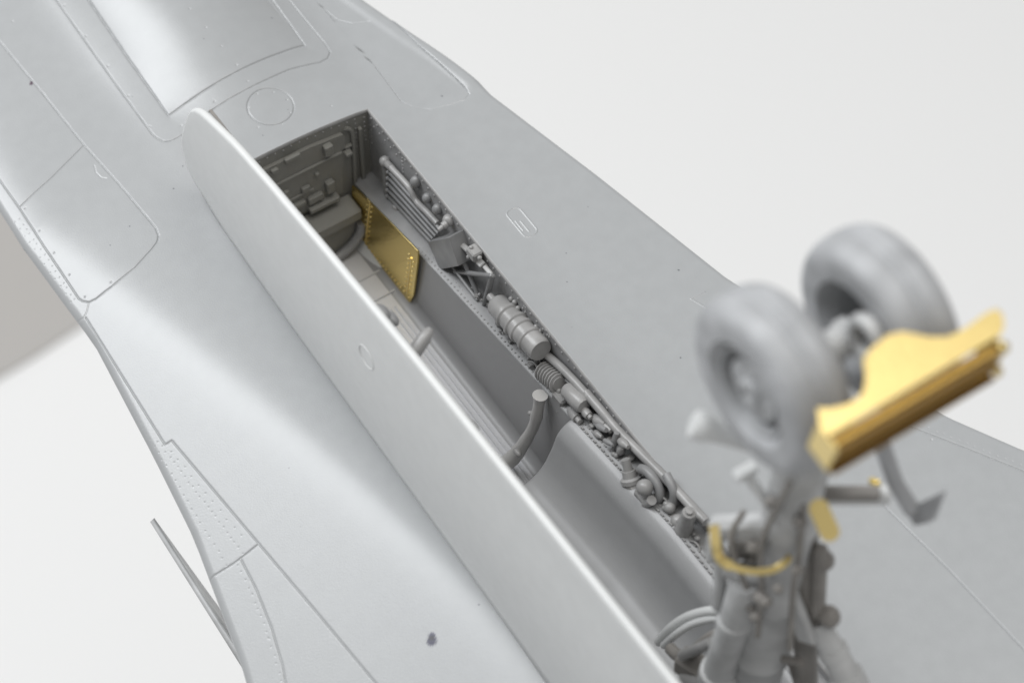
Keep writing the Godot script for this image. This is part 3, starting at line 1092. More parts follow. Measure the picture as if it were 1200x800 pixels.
# ------------------------------------------------------------------ pipes and boxes on the ledge
func equipment() -> void:
	var up := Vector3.UP
	# bundle of thin pipes held by an end block
	var cb := part("pipe_bundle", plane_root)
	var st := begin()
	block(st, P(-356.0, -101.8, 43.0), P(5, 0, 0), P(0, 33, 0), P(0, 0, 4), 1.5)
	commit("end_block", st, M.resin, cb)
	st = begin()
	ball(st, P(-355.4, -60.8, 42.0), 7.5)
	tube(st, [P(-355.4, -60.8, 42.0), P(-340.9, -57.7, 42.0)], 5.0, 10)
	ball(st, P(-338.9, -57.3, 42.0), 5.0)
	commit("knob", st, M.resin_light, cb)
	for k in 5:
		st = begin()
		var t := k / 4.0
		var a := (P(-340.5, -67.9, 40.0)).lerp(P(-346.6, -123.0, 40.0), t)
		var b := (P(-216.3, -49.6, 38.0)).lerp(P(-242.4, -100.8, 38.0), t)
		tube(st, [a, a.lerp(b, 0.5), b], 2.5, 8)
		ball(st, a + P(-3, 0, -1), 3.0, up, 1.0, 8)
		commit("thin_pipe", st, M.resin, cb)
	st = begin()
	tube(st, curve([P(-337.3, -52.7, 40.0), P(-306.7, -48.0, 40.0), P(-290.7, -48.2, 40.0), P(-277.3, -58.0, 40.0), P(-253.1, -52.9, 40.0), P(-227.3, -49.1, 40.0)]), 4.2, 10)
	commit("upper_pipe", st, M.resin_light, cb)
	st = begin()
	ball(st, P(-329.0, -124.1, 38.0), 3.4, P(1, 0, 0), 1.8)
	commit("foot", st, M.resin_light, cb)
	# rounded caps along the wall
	for q in [[P(-287.4, -33.6, 46.0), 7.5, 1.5], [P(-260.9, -37.9, 46.0), 6.5, 1.25], [P(-237.1, -34.8, 46.0), 7.0, 1.3]]:
		st = begin()
		ball(st, q[0], q[1], P(0.3, 1, 0), q[2], 14)
		commit("dome_cap", st, M.resin, plane_root)
	st = begin()
	ball(st, P(-210.5, -28.3, 46.0), 8.5)
	lathe(st, P(-207.2, -25.1, 44.0), P(0.1, -0.25, -1), [Vector2(4, 5), Vector2(10, 5), Vector2(10, 3.2), Vector2(17, 3.0), Vector2(18, 0)], 12)
	commit("hose_fitting", st, M.resin_light, plane_root)
	# junction box
	st = begin()
	var bx := [P(-231.6, -81.8, 33.0), P(-180.1, -16.7, 33.0), P(-160.0, -51.4, 33.0), P(-205.0, -108.9, 33.0)]
	var bc: Vector3 = (bx[0] + bx[1] + bx[2] + bx[3]) * 0.25
	plate(st, bc + P(0, 0, 16), P(1, 0, 0), P(0, 1, 0), PackedVector2Array([Vector2(bx[0].x - bc.x, bx[0].y - bc.y), Vector2(bx[1].x - bc.x, bx[1].y - bc.y), Vector2(bx[2].x - bc.x, bx[2].y - bc.y), Vector2(bx[3].x - bc.x, bx[3].y - bc.y)]), P(0, 0, -22))
	commit("junction_box", st, M.resin, plane_root)
	# crossed bracket
	var br := part("support_bracket", plane_root)
	var wide := P(0, 1, -0.5)
	var limbs := [[P(-191.2, -42.2, 42.0), P(-156.1, -29.4, 42.0), 9, 7], [P(-152.3, -28.6, 42.0), P(-123.7, -24.2, 42.0), 13, 9], [P(-120.5, -17.5, 40.0), P(-103.6, -17.4, 40.0), 8, 6], [P(-100.5, -12.3, 38.0), P(-122.7, -108.4, 38.0), 7, 5], [P(-183.6, -95.9, 36.0), P(-97.3, -7.3, 36.0), 6, 5], [P(-175.3, -42.5, 38.0), P(-122.7, -102.8, 38.0), 6, 5], [P(-186.0, -86.5, 34.0), P(-127.9, -91.5, 34.0), 5, 4]]
	for l in limbs:
		st = begin()
		bar(st, l[0], l[1], wide, l[2], l[3], 1.2)
		commit("strut", st, M.resin_light if l[2] > 7 else M.resin, br)
	st = begin()
	block(st, P(-143.2, -15.3, 40.0), P(9, 0, 0), P(0, 7, 0), P(0, 0, 7), 2.0)
	for q in [P(-150.6, -29.2, 36.0), P(-125.4, -2.9, 36.0), P(-147.5, -8.4, 38.0)]:
		ball(st, q, 3.0, up, 1.0, 8)
	commit("lug", st, M.resin_light, br)
	# ribbed pressure cylinder
	var ac := part("pressure_cylinder", plane_root)
	var a0 := P(-102.0, -53.6, 35.0)
	var a1 := P(12.3, -30.6, 33.0)
	var ax := a1 - a0
	var L := ax.length()
	st = begin()
	lathe(st, a0, ax, [Vector2(0, 0), Vector2(0, 5), Vector2(L * 0.13, 5), Vector2(L * 0.13, 12), Vector2(L * 0.16, 14.5), Vector2(L * 0.36, 15), Vector2(L * 0.97, 15.5), Vector2(L, 14), Vector2(L, 0)], 24)
	commit("barrel", st, M.resin_light, ac)
	for f in [0.36, 0.52, 0.63, 0.79]:
		st = begin()
		lathe(st, a0 + ax * f, ax, [Vector2(-4.5, 14.5), Vector2(-2.2, 17.2), Vector2(2.2, 17.2), Vector2(4.5, 14.5)], 24)
		commit("ring", st, M.resin_light, ac)
	st = begin()
	for q in [P(-64.3, -30.7, 46.0), P(-56.8, -34.3, 46.0), P(-73.2, -34.8, 47.0), P(-10.8, -27.9, 46.0), P(-3.5, -29.7, 46.0), P(-19.6, -30.2, 47.0)]:
		ball(st, q, 3.6, up, 1.0, 8)
	commit("clamp_bolt", st, M.resin_light, ac)
	# long pipe along the wall
	st = begin()
	tube(st, curve([P(2.8, -50.9, 42.0), P(37.1, -38.0, 42.0), P(67.4, -31.2, 42.0), P(86.9, -28.6, 42.0), P(99.2, -27.5, 42.0)]), 5.2, 12)
	tube(st, curve([P(92.5, -27.8, 43.0), P(122.3, -26.3, 43.0), P(148.9, -27.7, 44.0), P(186.4, -20.9, 44.0), P(239.0, -13.4, 46.0), P(279.0, -9.9, 47.0), P(324.3, -3.0, 47.0)]), 5.8, 12)
	commit("long_pipe", st, M.resin_light, plane_root)
	st = begin()
	tube(st, curve([P(13.3, -58.2, 40.0), P(49.3, -46.5, 40.0), P(77.8, -40.0, 40.0)]), 2.2, 8)
	commit("thin_pipe", st, M.resin, plane_root)
	# finned connector
	var fc := part("finned_connector", plane_root)
	var f0 := P(19.5, -61.4, 31.0)
	var f1 := P(55.4, -46.0, 31.0)
	st = begin()
	tube(st, [f0, f1], 9.0, 14)
	commit("core", st, M.resin_light, fc)
	for k in 7:
		st = begin()
		lathe(st, f0.lerp(f1, (k + 0.5) / 7.0), f1 - f0, [Vector2(-1.2, 9), Vector2(-0.8, 13), Vector2(0.8, 13), Vector2(1.2, 9)], 12)
		commit("fin", st, M.resin_light, fc)
	# valve block with nozzles
	var vb := part("valve_block", plane_root)
	st = begin()
	var v0 := P(66.8, -42.6, 33.0)
	var v1 := P(103.8, -34.1, 33.0)
	tube(st, [v0, v0.lerp(v1, 0.1), v0.lerp(v1, 0.9), v1], [8, 11, 11, 9], 12)
	block(st, P(63.9, -61.9, 28.0), P(11, 0, 0), P(0, 8, 0), P(0, 0, 8), 2.5)
	for q in [P(49.7, -70.6, 28.0), P(58.3, -54.4, 28.0), P(82.8, -44.7, 27.0), P(75.2, -39.0, 26.0)]:
		ball(st, q, 4.0, up, 1.0, 8)
	commit("body", st, M.resin_light, vb)
	for nz in [[P(54.9, -74.2, 27.0), P(49.9, -87.4, 22.0), 5.0], [P(72.8, -68.2, 27.0), P(66.2, -85.2, 22.0), 4.5], [P(85.1, -59.9, 27.0), P(107.2, -53.2, 24.0), 7.0], [P(103.8, -40.5, 32.0), P(117.9, -39.0, 32.0), 6.0]]:
		st = begin()
		var d: Vector3 = nz[1] - nz[0]
		lathe(st, nz[0], d, [Vector2(0, nz[2] * 0.8), Vector2(d.length() * 0.4, nz[2]), Vector2(d.length() * 0.8, nz[2] * 0.9), Vector2(d.length() * 0.8, nz[2] * 0.6), Vector2(d.length() * 1.1, nz[2] * 0.5), Vector2(d.length() * 1.15, 0)], 12)
		commit("nozzle", st, M.resin_light, vb)
	# gooseneck arm reaching down to the floor
	st = begin()
	tube(st, curve([P(42.6, -70.0, 12.0), P(43.5, -100.3, 8.0), P(39.3, -136.9, 5.0), P(30.4, -181.9, -5.0), P(24.3, -209.5, -16.0), P(16.8, -228.9, -30.0)]), [9.5, 8.5, 7.5, 7, 7, 7, 7, 7.5, 8, 7.5, 7, 7, 7, 7, 7, 7.5, 8, 8, 8, 8.5, 9, 9.5, 9.5, 10, 10, 10, 10, 10, 10, 10, 10], 14)
	var ga := commit("gooseneck_arm", st, M.arm_resin, plane_root)
	st = begin()
	ball(st, P(34.0, -112.8, 4.0), 3.6, up, 1.0, 8)
	ball(st, P(34.6, -146.1, 2.0), 3.2, up, 1.0, 8)
	ball(st, P(41.7, -169.6, -20.0), 4.5, P(1, 0, 0), 1.6, 8)
	commit("bolt", st, M.resin_light, ga)
	# small couplings along the pipe
	for q in [[P(121.6, -42.9, 38.0), P(133.5, -35.0, 38.0), 6.5], [P(138.8, -35.5, 38.0), P(147.3, -31.8, 38.0), 5.5], [P(135.4, -49.5, 30.0), P(142.2, -46.1, 30.0), 5.0], [P(163.7, -25.3, 36.0), P(165.4, -38.8, 33.0), 4.5], [P(175.6, -20.9, 36.0), P(183.9, -17.2, 36.0), 5.5], [P(177.4, -36.0, 33.0), P(180.2, -26.7, 33.0), 5.0], [P(156.9, -36.5, 28.0), P(165.3, -31.0, 28.0), 3.4], [P(142.4, -32.1, 33.0), P(130.5, -40.0, 33.0), 4.0]]:
		st = begin()
		var d: Vector3 = q[1] - q[0]
		lathe(st, q[0] - d * 0.5, d, [Vector2(0, 0), Vector2(0, q[2] * 0.75), Vector2(d.length() * 0.6, q[2]), Vector2(d.length() * 1.2, q[2]), Vector2(d.length() * 1.6, q[2] * 0.6), Vector2(d.length() * 2.0, q[2] * 0.5), Vector2(d.length() * 2.0, 0)], 10)
		commit("coupling", st, M.resin if q[2] < 5.0 else M.resin_light, plane_root)
	# pump with a round dome
	var pu := part("pump", plane_root)
	st = begin()
	lathe(st, P(196.8, -20.8, 26.0), (P(209.2, -35.6, 24.0)) - (P(196.8, -20.8, 26.0)), [Vector2(0, 0), Vector2(0, 5.5), Vector2(14, 5.5), Vector2(14, 8), Vector2(22, 9), Vector2(24, 12.5), Vector2(29, 12.5), Vector2(31, 9), Vector2(40, 8), Vector2(40, 0)], 16)
	commit("stub", st, M.resin_light, pu)
	st = begin()
	ball(st, P(243.2, -14.2, 20.0), 10.0, up, 1.0, 20)
	commit("dome", st, M.resin_light, pu)
	st = begin()
	lathe(st, P(219.9, -41.7, 24.0), P(0.4, 1, -0.2), [Vector2(-14, 0), Vector2(-14, 10), Vector2(2, 11), Vector2(5, 8), Vector2(5, 0)], 16)
	block(st, P(242.9, -38.4, 22.0), P(13, 0, 0), P(0, 7, 0), P(0, 0, 8), 2.5)
	commit("body", st, M.resin_light, pu)
	st = begin()
	var arc := []
	for k in 13:
		var a := PI * (0.15 + 1.1 * k / 12.0)
		arc.append((P(236.2, -25.0, 32.0)) + P(cos(a) * -21.0, sin(a) * 14.0 - 2.0, sin(a) * 3.0))
	tube(st, arc, 6.0, 12)
	commit("collar", st, M.resin, pu)
	for nz in [[P(236.7, -54.4, 20.0), P(228.3, -73.6, 16.0), 4.5], [P(258.0, -21.6, 20.0), P(245.5, -50.0, 16.0), 6.0], [P(219.8, -49.3, 22.0), P(212.4, -57.6, 18.0), 3.5], [P(232.6, -45.0, 20.0), P(222.0, -72.8, 18.0), 3.5]]:
		st = begin()
		tube(st, [nz[0], (nz[0] as Vector3).lerp(nz[1], 0.6), nz[1]], [nz[2], nz[2] * 0.9, nz[2] * 0.6], 10)
		commit("nozzle", st, M.resin_light, pu)
	# loose fittings between the larger pieces
	st = begin()
	for i in 70:
		var s := rng.randf_range(-150, 330)
		var w := rng.randf_range(26, 46)
		var c := P(s, ledge(s) + rng.randf_range(1, 9), w)
		match i % 4:
			0: ball(st, c, rng.randf_range(2.0, 4.0), P(rng.randf(), rng.randf(), rng.randf()), rng.randf_range(1.0, 1.6), 8)
			1: tube(st, [c, c + P(rng.randf_range(-9, 9), rng.randf_range(2, 9), rng.randf_range(-6, 3))], rng.randf_range(1.6, 3.2), 8)
			2: block(st, c, P(rng.randf_range(2, 5), rng.randf_range(-1, 1), 0), P(0, rng.randf_range(2, 4), 0), P(0, 0, rng.randf_range(2, 4)), 0.8)
			3: tube(st, curve([c, c + P(6, 4, rng.randf_range(-3, 3)), c + P(14, 2, rng.randf_range(-3, 3)), c + P(20, -5, 0)], 4), 1.5, 7)
	var lf := commit("small_fittings", st, M.resin_light, plane_root)
	lf.set_meta("kind", "stuff")
	# elbow hose, union and upright bottle
	st = begin()
	tube(st, curve([P(248.2, -3.0, 46.0), P(259.4, -4.4, 44.0), P(269.5, -11.0, 42.0), P(273.3, -25.3, 39.0), P(273.2, -36.6, 35.0)]), 5.4, 12)
	commit("elbow_hose", st, M.resin, plane_root)
	st = begin()
	ball(st, P(276.4, -24.0, 32.0), 7.0)
	ball(st, P(271.8, -35.9, 30.0), 6.0)
	tube(st, [P(275.9, -37.7, 32.0), P(292.1, -32.1, 32.0)], 6.5, 12)
	ball(st, P(293.6, -30.1, 32.0), 9.5)
	commit("pipe_union", st, M.resin_light, plane_root)
	var bo := part("small_bottle", plane_root)
	st = begin()
	var c0 := P(304.7, -48.4, 30.0)
	var c1 := P(313.1, 19.1, 30.0)
	var cl := (c1 - c0).length()
	lathe(st, c0, c1 - c0, [Vector2(-20, 9.5), Vector2(cl * 0.2, 9.5), Vector2(cl * 0.22, 10.8), Vector2(cl * 0.35, 10.8), Vector2(cl * 0.38, 9.5), Vector2(cl * 0.62, 9.5), Vector2(cl * 0.7, 8.2)], 16)
	commit("body", st, M.resin_light, bo)
	st = begin()
	lathe(st, c0, c1 - c0, [Vector2(cl * 0.7, 8.6), Vector2(cl * 0.95, 8.6), Vector2(cl, 7.6), Vector2(cl, 4.4), Vector2(cl * 1.06, 4.2), Vector2(cl * 1.08, 0)], 16)
	commit("cap", st, M.resin_light, bo)
	for q in [[P(321.4, -32.4, 30.0), P(332.6, -29.6, 30.0), 5.5], [P(319.8, -44.1, 26.0), P(329.4, -40.0, 26.0), 4.5], [P(293.1, -55.3, 28.0), P(289.7, -67.7, 24.0), 3.2], [P(338.4, -32.8, 32.0), P(351.3, -31.3, 32.0), 7.0], [P(338.7, -45.7, 28.0), P(348.3, -43.3, 28.0), 4.0]]:
		st = begin()
		tube(st, [q[0], (q[0] as Vector3).lerp(q[1], 0.5), q[1]], [q[2], q[2], q[2] * 0.7], 10)
		commit("coupling", st, M.resin, plane_root)

# ------------------------------------------------------------------ nose gear, close to the lens
func wheel(c: Vector3, inner: float) -> Node3D:
	# inner: +1 or -1, the side (along w) that carries the axle
	var o := part("wheel", plane_root)
	var ax := P(0, 0, 1) * inner
	var st := begin()
	var R := 83.0
	var prof := []
	# tyre section from the outer bead over the tread to the inner bead
	var hw := 30.0
	prof.append(Vector2(-hw + 10, 42))
	prof.append(Vector2(-hw + 5, 45))
	for k in 25:
		var a := PI * k / 24.0
		var x := -cos(a) * hw
		var r := 50.0 + (R - 50.0) * pow(sin(a), 0.4)
		for gr in [-13.0, -4.5, 4.5, 13.0]:
			if absf(x - gr) < 1.3:
				r -= 2.2
		prof.append(Vector2(x, r))
	prof.append(Vector2(hw - 5, 45))
	prof.append(Vector2(hw - 10, 42))
	lathe(st, c, ax, prof, 56)
	commit("tyre", st, M.tyre, o)
	st = begin()
	lathe(st, c, ax, [Vector2(-hw + 9, 43), Vector2(-hw + 5, 42), Vector2(-hw + 5, 40), Vector2(-hw + 20, 37), Vector2(-hw + 20, 32), Vector2(-hw + 9, 29), Vector2(-hw + 7, 14), Vector2(-hw + 2, 12), Vector2(-hw + 2, 7), Vector2(-hw + 5, 6), Vector2(-hw + 5, 0)], 40)
	lathe(st, c, ax, [Vector2(hw - 9, 43), Vector2(hw - 7, 41), Vector2(hw - 12, 38), Vector2(-hw + 26, 34), Vector2(-hw + 26, 0)], 40)
	commit("rim", st, M.rim, o)
	st = begin()
	for k in 8:
		var a := TAU * k / 8.0
		dome(st, c + ax * (-hw + 8) + P(cos(a), sin(a), 0) * 21.0, -ax, 2.6, 0.9)
	var b := commit("rim_bolts", st, M.rim, o)
	b.set_meta("kind", "stuff")
	return o

func nose_gear() -> void:
	var st := begin()
	var c1 := P(568, 714, -115)
	var c2 := P(568, 714, -3)
	var w1 := wheel(c1, 1.0)
	w1.set_meta("label", "nearer nose wheel with its outer hub towards the viewer")
	var w2 := wheel(c2, -1.0)
	w2.set_meta("label", "farther nose wheel showing its hollow inner side")
	st = begin()
	tube(st, [c1 + P(0, 0, 6), c2 - P(0, 0, 6)], 10.0, 18)
	lathe(st, P(568, 714, -84), P(0, 0, 1), [Vector2(0, 12), Vector2(0, 17), Vector2(8, 17), Vector2(10, 14), Vector2(40, 14), Vector2(42, 17), Vector2(50, 17), Vector2(50, 12)], 20)
	commit("axle", st, M.gear, plane_root)
	# jacking lug with a hole between the wheels
	st = begin()
	var lug := []
	for k in 17:
		var a := TAU * k / 16.0
		lug.append(P(592 + 15.0 * cos(a), 742 + 19.0 * sin(a), -40))
	tube(st, lug, 7.0, 10, false)
	commit("jacking_lug", st, M.gear, plane_root)
	# main leg
	var top := P(568, 705, -59)
	var foot := P(548, 60, -61)
	var at := func(t: float) -> Vector3: return foot.lerp(top, t)
	var leg := part("main_leg", plane_root)
	st = begin()
	tube(st, [at.call(0.72), at.call(1.0)], 17.0, 22)
	commit("piston", st, M.gear, leg)
	st = begin()
	var d: Vector3 = top - foot
	var l := d.length()
	lathe(st, foot, d, [Vector2(0, 27), Vector2(l * 0.14, 27), Vector2(l * 0.15, 30), Vector2(l * 0.17, 30), Vector2(l * 0.18, 27), Vector2(l * 0.33, 27), Vector2(l * 0.34, 29.5), Vector2(l * 0.36, 29.5), Vector2(l * 0.38, 25), Vector2(l * 0.55, 25), Vector2(l * 0.56, 28), Vector2(l * 0.60, 28), Vector2(l * 0.61, 25.5), Vector2(l * 0.72, 25.5), Vector2(l * 0.73, 28), Vector2(l * 0.77, 28), Vector2(l * 0.78, 22), Vector2(l * 0.80, 17)], 26)
	commit("barrel", st, M.gear, leg)
	# thin hoses and bolts along the leg
	for hs in [[P(583.9, 551.8, -92.0), P(572.8, 489.1, -94.0), P(562.1, 413.7, -94.0), P(572.1, 348.6, -94.0), P(578.5, 268.2, -96.0)], [P(582.7, 498.8, -70.0), P(590.2, 433.0, -72.0), P(595.2, 365.2, -76.0), P(606.8, 267.8, -78.0)], [P(539.3, 448.5, -100.0), P(535.9, 412.9, -108.0), P(545.3, 379.3, -108.0), P(563.0, 345.0, -104.0)]]:
		st = begin()
		tube(st, curve(hs), 3.2, 8)
		commit("hose", st, M.gear_dark, leg)
	st = begin()
	for q in [P(555.2, 405.7, -96.0), P(595.2, 384.7, -96.0), P(584.5, 346.4, -98.0), P(565.2, 306.1, -98.0), P(600.2, 411.4, -80.0), P(563.4, 490.4, -90.0), P(588.9, 477.2, -76.0), P(576.8, 343.2, -98.0), P(574.0, 302.4, -98.0)]:
		ball(st, q, rng.randf_range(4.5, 7.0), P(rng.randf(), 0.4, rng.randf()), 1.2, 10)
	commit("bolt", st, M.gear_dark, leg)
	# left strut
	st = begin()
	var s0 := P(549.0, 315.5, -95.0)
	var s1 := P(530.3, 107.3, -95.0)
	var sd := s1 - s0
	var sl := sd.length()
	lathe(st, s0, sd, [Vector2(-14, 0), Vector2(-14, 12), Vector2(0, 16), Vector2(sl * 0.3, 16.5), Vector2(sl * 0.31, 18.5), Vector2(sl * 0.38, 18.5), Vector2(sl * 0.39, 16.5), Vector2(sl * 0.92, 17), Vector2(sl * 0.93, 21), Vector2(sl * 1.02, 21), Vector2(sl * 1.03, 15), Vector2(sl * 1.6, 15)], 22)
	commit("retraction_jack", st, M.gear, plane_root)
	# side lug and its yoke
	var yk := part("steering_yoke", plane_root)
	st = begin()
	bar(st, P(507.0, 379.7, -104.0), P(559.2, 431.8, -78.0), P(0, 1, 0), 26, 20, 5.0)
	block(st, P(519.1, 369.5, -112.0), P(6, 0, 0), P(0, 24, 0), P(0, 0, 8), 3.0)
	bar(st, P(526.6, 327.6, -104.0), P(568.8, 353.0, -80.0), P(0, 1, 0), 16, 14, 4.0)
	commit("arm", st, M.gear, yk)
	st = begin()
	block(st, P(529.3, 353.1, -84.0), P(6, 0, 14), P(0, 12, 0), P(5, 0, -2), 2.0)  # dark block stands in for the shade of a recess
	tube(st, [P(518.6, 350.1, -92.0), P(544.2, 365.1, -76.0)], 6.0, 14)
	tube(st, [P(522.8, 304.0, -85.0), P(546.3, 359.0, -85.0)], 5.0, 10)
	commit("pin", st, M.gear_dark, yk)
	st = begin()
	bar(st, P(521.4, 349.3, -104.0), P(526.4, 253.9, -104.0), P(0, 0, 1), 13, 12, 3.0)
	commit("link", st, M.gear, yk)
	# brass strap round the leg
	st = begin()
	var path := curve([P(543.3, 464.6, -138.0), P(547.4, 439.1, -137.0), P(549.6, 417.8, -134.0), P(555.8, 408.9, -130.0), P(568.7, 410.8, -124.0), P(581.0, 415.6, -116.0), P(592.5, 425.1, -106.0), P(596.4, 432.0, -96.0), P(591.4, 427.5, -84.0)], 4)
	for i in path.size() - 1:
		var a: Vector3 = path[i]
		var b: Vector3 = path[i + 1]
		var e := (b - a).cross(P(0.48, 0.82, -0.31)).normalized()
		bar(st, a - (b - a) * 0.15, b + (b - a) * 0.15, e, 9.5 if i < 14 else 6.5, 2.4, 0.4)
	commit("brass_strap", st, M.brass_bright, plane_root, "curved brass strap wrapped round the gear leg")
	# scissor links and drag brace at the right of the leg
	var dl := part("torque_link", plane_root)
	st = begin()
	bar(st, P(558.0, 453.4, -52.0), P(568.5, 365.4, -58.0), P(1, 0, 0.4), 13, 8, 2.5)
	bar(st, P(560.5, 336.7, -62.0), P(604.8, 252.1, -52.0), P(1, 0, 0.3), 24, 9, 3.0)
	commit("arm", st, M.gear, dl)
	st = begin()
	bar(st, P(559.7, 424.0, -42.0), P(579.2, 295.9, -46.0), P(1, 0, 0.6), 26, 16, 4.0)
	bar(st, P(583.2, 391.3, -38.0), P(597.7, 284.0, -40.0), P(1, 0, 0.6), 14, 14, 4.0)
	bar(st, P(577.2, 309.5, -46.0), P(605.7, 251.4, -38.0), P(1, 0, 0.6), 20, 14, 4.0)
	commit("link", st, M.gear_dark, dl)
	st = begin()
	for q in [[P(587.1, 367.7, -34.0), 11.0], [P(607.8, 289.9, -34.0), 12.0], [P(583.8, 286.4, -38.0), 9.0], [P(578.9, 343.4, -36.0), 8.0]]:
		ball(st, q[0], q[1], P(0, 0, 1), 0.9, 14)
	commit("pin", st, M.gear_dark, dl)
	st = begin()
	var j0 := P(605.4, 270.1, -40.0)
	var j1 := P(657.6, 206.3, -30.0)
	var jd := j1 - j0
	var jl := jd.length()
	lathe(st, j0, jd, [Vector2(-6, 0), Vector2(-6, 9), Vector2(jl * 0.1, 12), Vector2(jl * 0.3, 13), Vector2(jl * 0.31, 15.5), Vector2(jl * 0.42, 15.5), Vector2(jl * 0.43, 14), Vector2(jl * 0.7, 15), Vector2(jl * 0.71, 18), Vector2(jl * 0.8, 18), Vector2(jl * 1.5, 18)], 20)
	commit("drag_brace", st, M.gear, plane_root)
	st = begin()
	tube(st, [P(586.5, 232.5, -40.0), P(605.3, 93.9, -36.0)], 12.0, 14)
	tube(st, [P(571.1, 155.3, -40.0), P(589.8, 118.2, -38.0)], 4.0, 8)
	tube(st, [P(588.6, 205.9, -66.0), P(608.7, 224.1, -60.0)], 4.5, 8)
	commit("brace_rod", st, M.gear_dark, plane_root)
	# small rod with a flat head in front of the leg
	st = begin()
	tube(st, [P(531.5, 498.6, -95.0), P(553.2, 479.5, -90.0), P(563.6, 458.5, -84.0)], [5.5, 5.0, 5.0], 10)
	block(st, P(529.7, 502.9, -96.0), P(0, 0, 12), P(0, 4, 0), P(6, 0, 0), 2.0)
	commit("tie_rod", st, M.door, plane_root)
	# taxi lamp housing left of the wheels
	st = begin()
	var t0 := P(513.0, 605.8, -150.0)
	var t1 := P(548.6, 586.7, -112.0)
	var td := t1 - t0
	var tl := td.length()
	lathe(st, t0, td, [Vector2(0, 0), Vector2(0, 12), Vector2(3, 13.5), Vector2(tl * 0.22, 13.5), Vector2(tl * 0.30, 11), Vector2(tl * 0.6, 9), Vector2(tl, 8)], 18)
	commit("lamp_housing", st, M.door, plane_root)
	# arm that reaches to the right, with brass tip and tag
	var sa := part("side_arm", plane_root)
	st = begin()
	var m0 := P(560.4, 453.3, -40.0)
	var m1 := P(602.4, 456.7, 20.0)
	bar(st, m0, m1, P(0, 1, 0), 18, 15, 3.0)
	commit("beam", st, M.door, sa)
	st = begin()
	bar(st, m0 + P(8, 14, 0), m0.lerp(m1, 0.78) + P(8, 14, 0), P(0, 1, 0), 10, 14, 2.0)
	commit("pad", st, M.gear_dark, sa)
	st = begin()
	bar(st, P(583.5, 463.3, 14.0), P(596.7, 446.6, 16.0), P(1, 0, 0), 13, 6, 0.8)
	commit("brass_tip", st, M.brass, sa)
	st = begin()
	var tg := PackedVector2Array()
	for k in 20:
		var a := TAU * k / 20.0
		var v := Vector2(cos(a) * 9.0, sin(a) * 9.0 + (11.0 if sin(a) > 0 else -11.0))
		tg.append(v.rotated(0.42))
	plate(st, P(619.2, 525.5, -78.0), P(0.55, 0, 0.835), P(-0.684, 0.574, 0.45), tg, P(1.4, 2.4, -0.9))
	tube(st, [P(562.1, 425.5, -40.0), P(569.8, 426.3, -36.0)], 3.0, 8)
	commit("brass_tag", st, M.brass_bright, plane_root, "oblong brass tag hanging beside the gear leg")
	# flared arm
	st = begin()
	tube(st, [P(593.9, 556.7, 0.0), P(619.1, 514.1, 4.0), P(642.3, 495.4, 8.0)], [8, 7.5, 8], 12)
	var fp := [P(632.7, 482.1, 8.0), P(649.7, 518.3, 10.0), P(663.7, 548.1, 14.0), P(663.2, 528.3, 13.0), P(663.0, 501.5, 10.0), P(648.5, 477.2, 8.0)]
	var fl := PackedVector2Array()
	var fo: Vector3 = fp[0]
	var ea: Vector3 = (fp[2] - fo).normalized()
	var nn: Vector3 = ea.cross(fp[5] - fo).normalized()
	var eb: Vector3 = nn.cross(ea)
	for q in fp:
		fl.append(Vector2((q - fo).dot(ea), (q - fo).dot(eb)))
	plate(st, fo, ea, eb, fl, nn * 7.0)
	commit("flared_arm", st, M.tyre, plane_root)
	mudguard()
	# bracket in the bay at the foot of the leg
	var fb := part("pivot_bracket", plane_root)
	st = begin()
	tube(st, curve([P(403.1, -39.3, -72.0), P(413.8, 2.1, -66.0), P(428.1, 38.7, -56.0), P(448.3, 72.1, -46.0), P(470.6, 99.8, -40.0)]), 5.5, 12)
	tube(st, curve([P(414.7, -27.2, -74.0), P(428.2, 14.7, -68.0), P(439.9, 43.4, -58.0), P(457.3, 71.1, -48.0), P(474.4, 90.9, -42.0)]), 4.5, 12)
	commit("hoop", st, M.door, fb)
	st = begin()
	tube(st, curve([P(433.6, 0.6, -80.0), P(451.1, 14.4, -82.0), P(467.7, 43.9, -78.0), P(482.7, 89.2, -70.0), P(498.1, 121.4, -64.0)]), 7.0, 10)
	block(st, P(472.6, 22.9, -80.0), P(16, 0, 6), P(0, 14, 0), P(-4, 0, 12), 3.0)
	ball(st, P(465.1, 25.1, -86.0), 9.0)
	commit("block", st, M.gear_dark, fb)
	st = begin()
	tube(st, [P(465.7, 45.5, -90.0), P(502.6, 126.6, -84.0)], 6.0, 10)
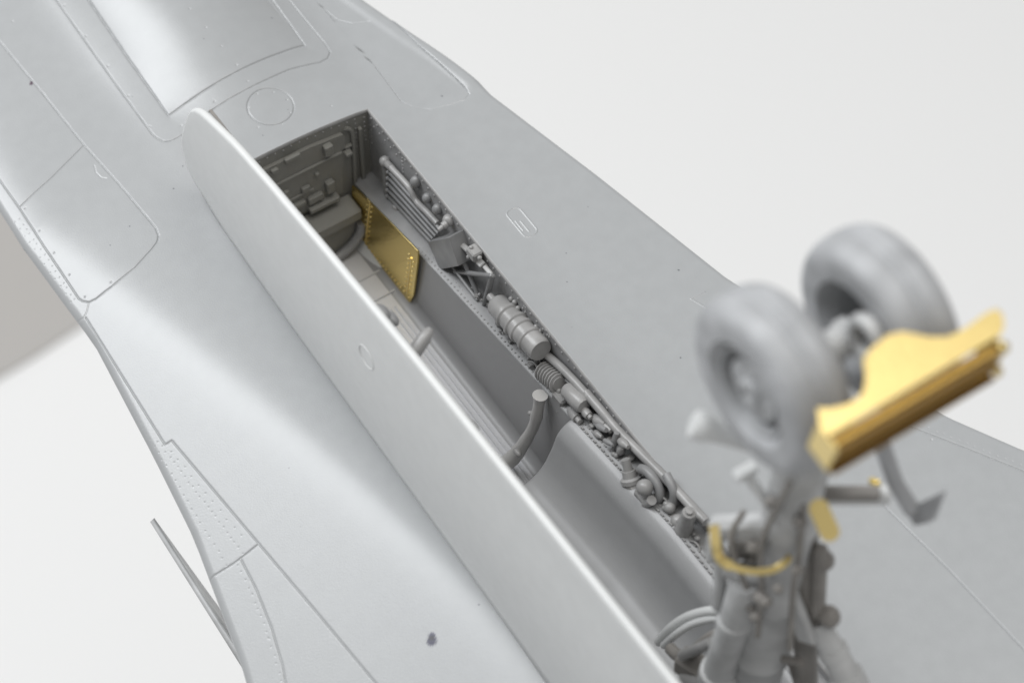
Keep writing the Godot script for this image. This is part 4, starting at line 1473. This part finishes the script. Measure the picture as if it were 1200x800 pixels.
	tube(st, [P(475.7, 9.0, -88.0), P(514.2, 39.0, -80.0)], 12.0, 12)
	commit("pin", st, M.resin_light, fb)

func mudguard() -> void:
	var o := part("mudguard", plane_root, "brass mudguard plate notched round both nose wheels")
	o.position = P(0, 0, 8) * U
	var st := begin()
	var ol := PackedVector2Array([Vector2(649, -149), Vector2(655, -138), Vector2(658, -126), Vector2(658, -114), Vector2(654, -106), Vector2(645, -98), Vector2(637, -94), Vector2(631, -88), Vector2(628, -76), Vector2(626, -62), Vector2(629, -51), Vector2(636, -42), Vector2(644, -33), Vector2(651, -21), Vector2(652, -10), Vector2(652, 0), Vector2(651, 10), Vector2(650, 20), Vector2(651, 30), Vector2(657, 32), Vector2(666, 27), Vector2(671, 20), Vector2(672, -146), Vector2(671, -156), Vector2(664, -157)])
	plate(st, P(0, 790.0 + 0.2 * 655.0, 0), P(1, -0.2, 0), P(0, 0, 1), ol, P(0.6, 2.9, 0))
	commit("top_plate", st, M.brass_bright, o)
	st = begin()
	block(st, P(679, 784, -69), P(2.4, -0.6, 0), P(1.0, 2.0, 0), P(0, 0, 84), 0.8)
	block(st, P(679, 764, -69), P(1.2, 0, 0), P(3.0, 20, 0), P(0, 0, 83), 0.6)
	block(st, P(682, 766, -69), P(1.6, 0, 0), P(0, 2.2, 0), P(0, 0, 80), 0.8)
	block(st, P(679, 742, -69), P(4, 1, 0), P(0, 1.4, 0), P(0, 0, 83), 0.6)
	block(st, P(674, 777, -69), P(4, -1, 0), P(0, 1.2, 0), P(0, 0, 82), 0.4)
	commit("rear_flange", st, M.brass_shaded, o)
	st = begin()
	block(st, P(668, 766, -154), P(13, -2, 0), P(3, 20, 0), P(0, 0, 1.6), 0.6)
	block(st, P(668, 766, 16), P(12, -2, 0), P(3, 20, 0), P(0, 0, 1.6), 0.6)
	commit("end_plate", st, M.brass_bright, o)
	st = begin()
	dome(st, P(681, 786, 15), P(1, 1, 0.5), 6.0)
	dome(st, P(681, 752, 15), P(1, 1, 0.5), 6.0)
	commit("end_tab", st, M.brass_bright, o)
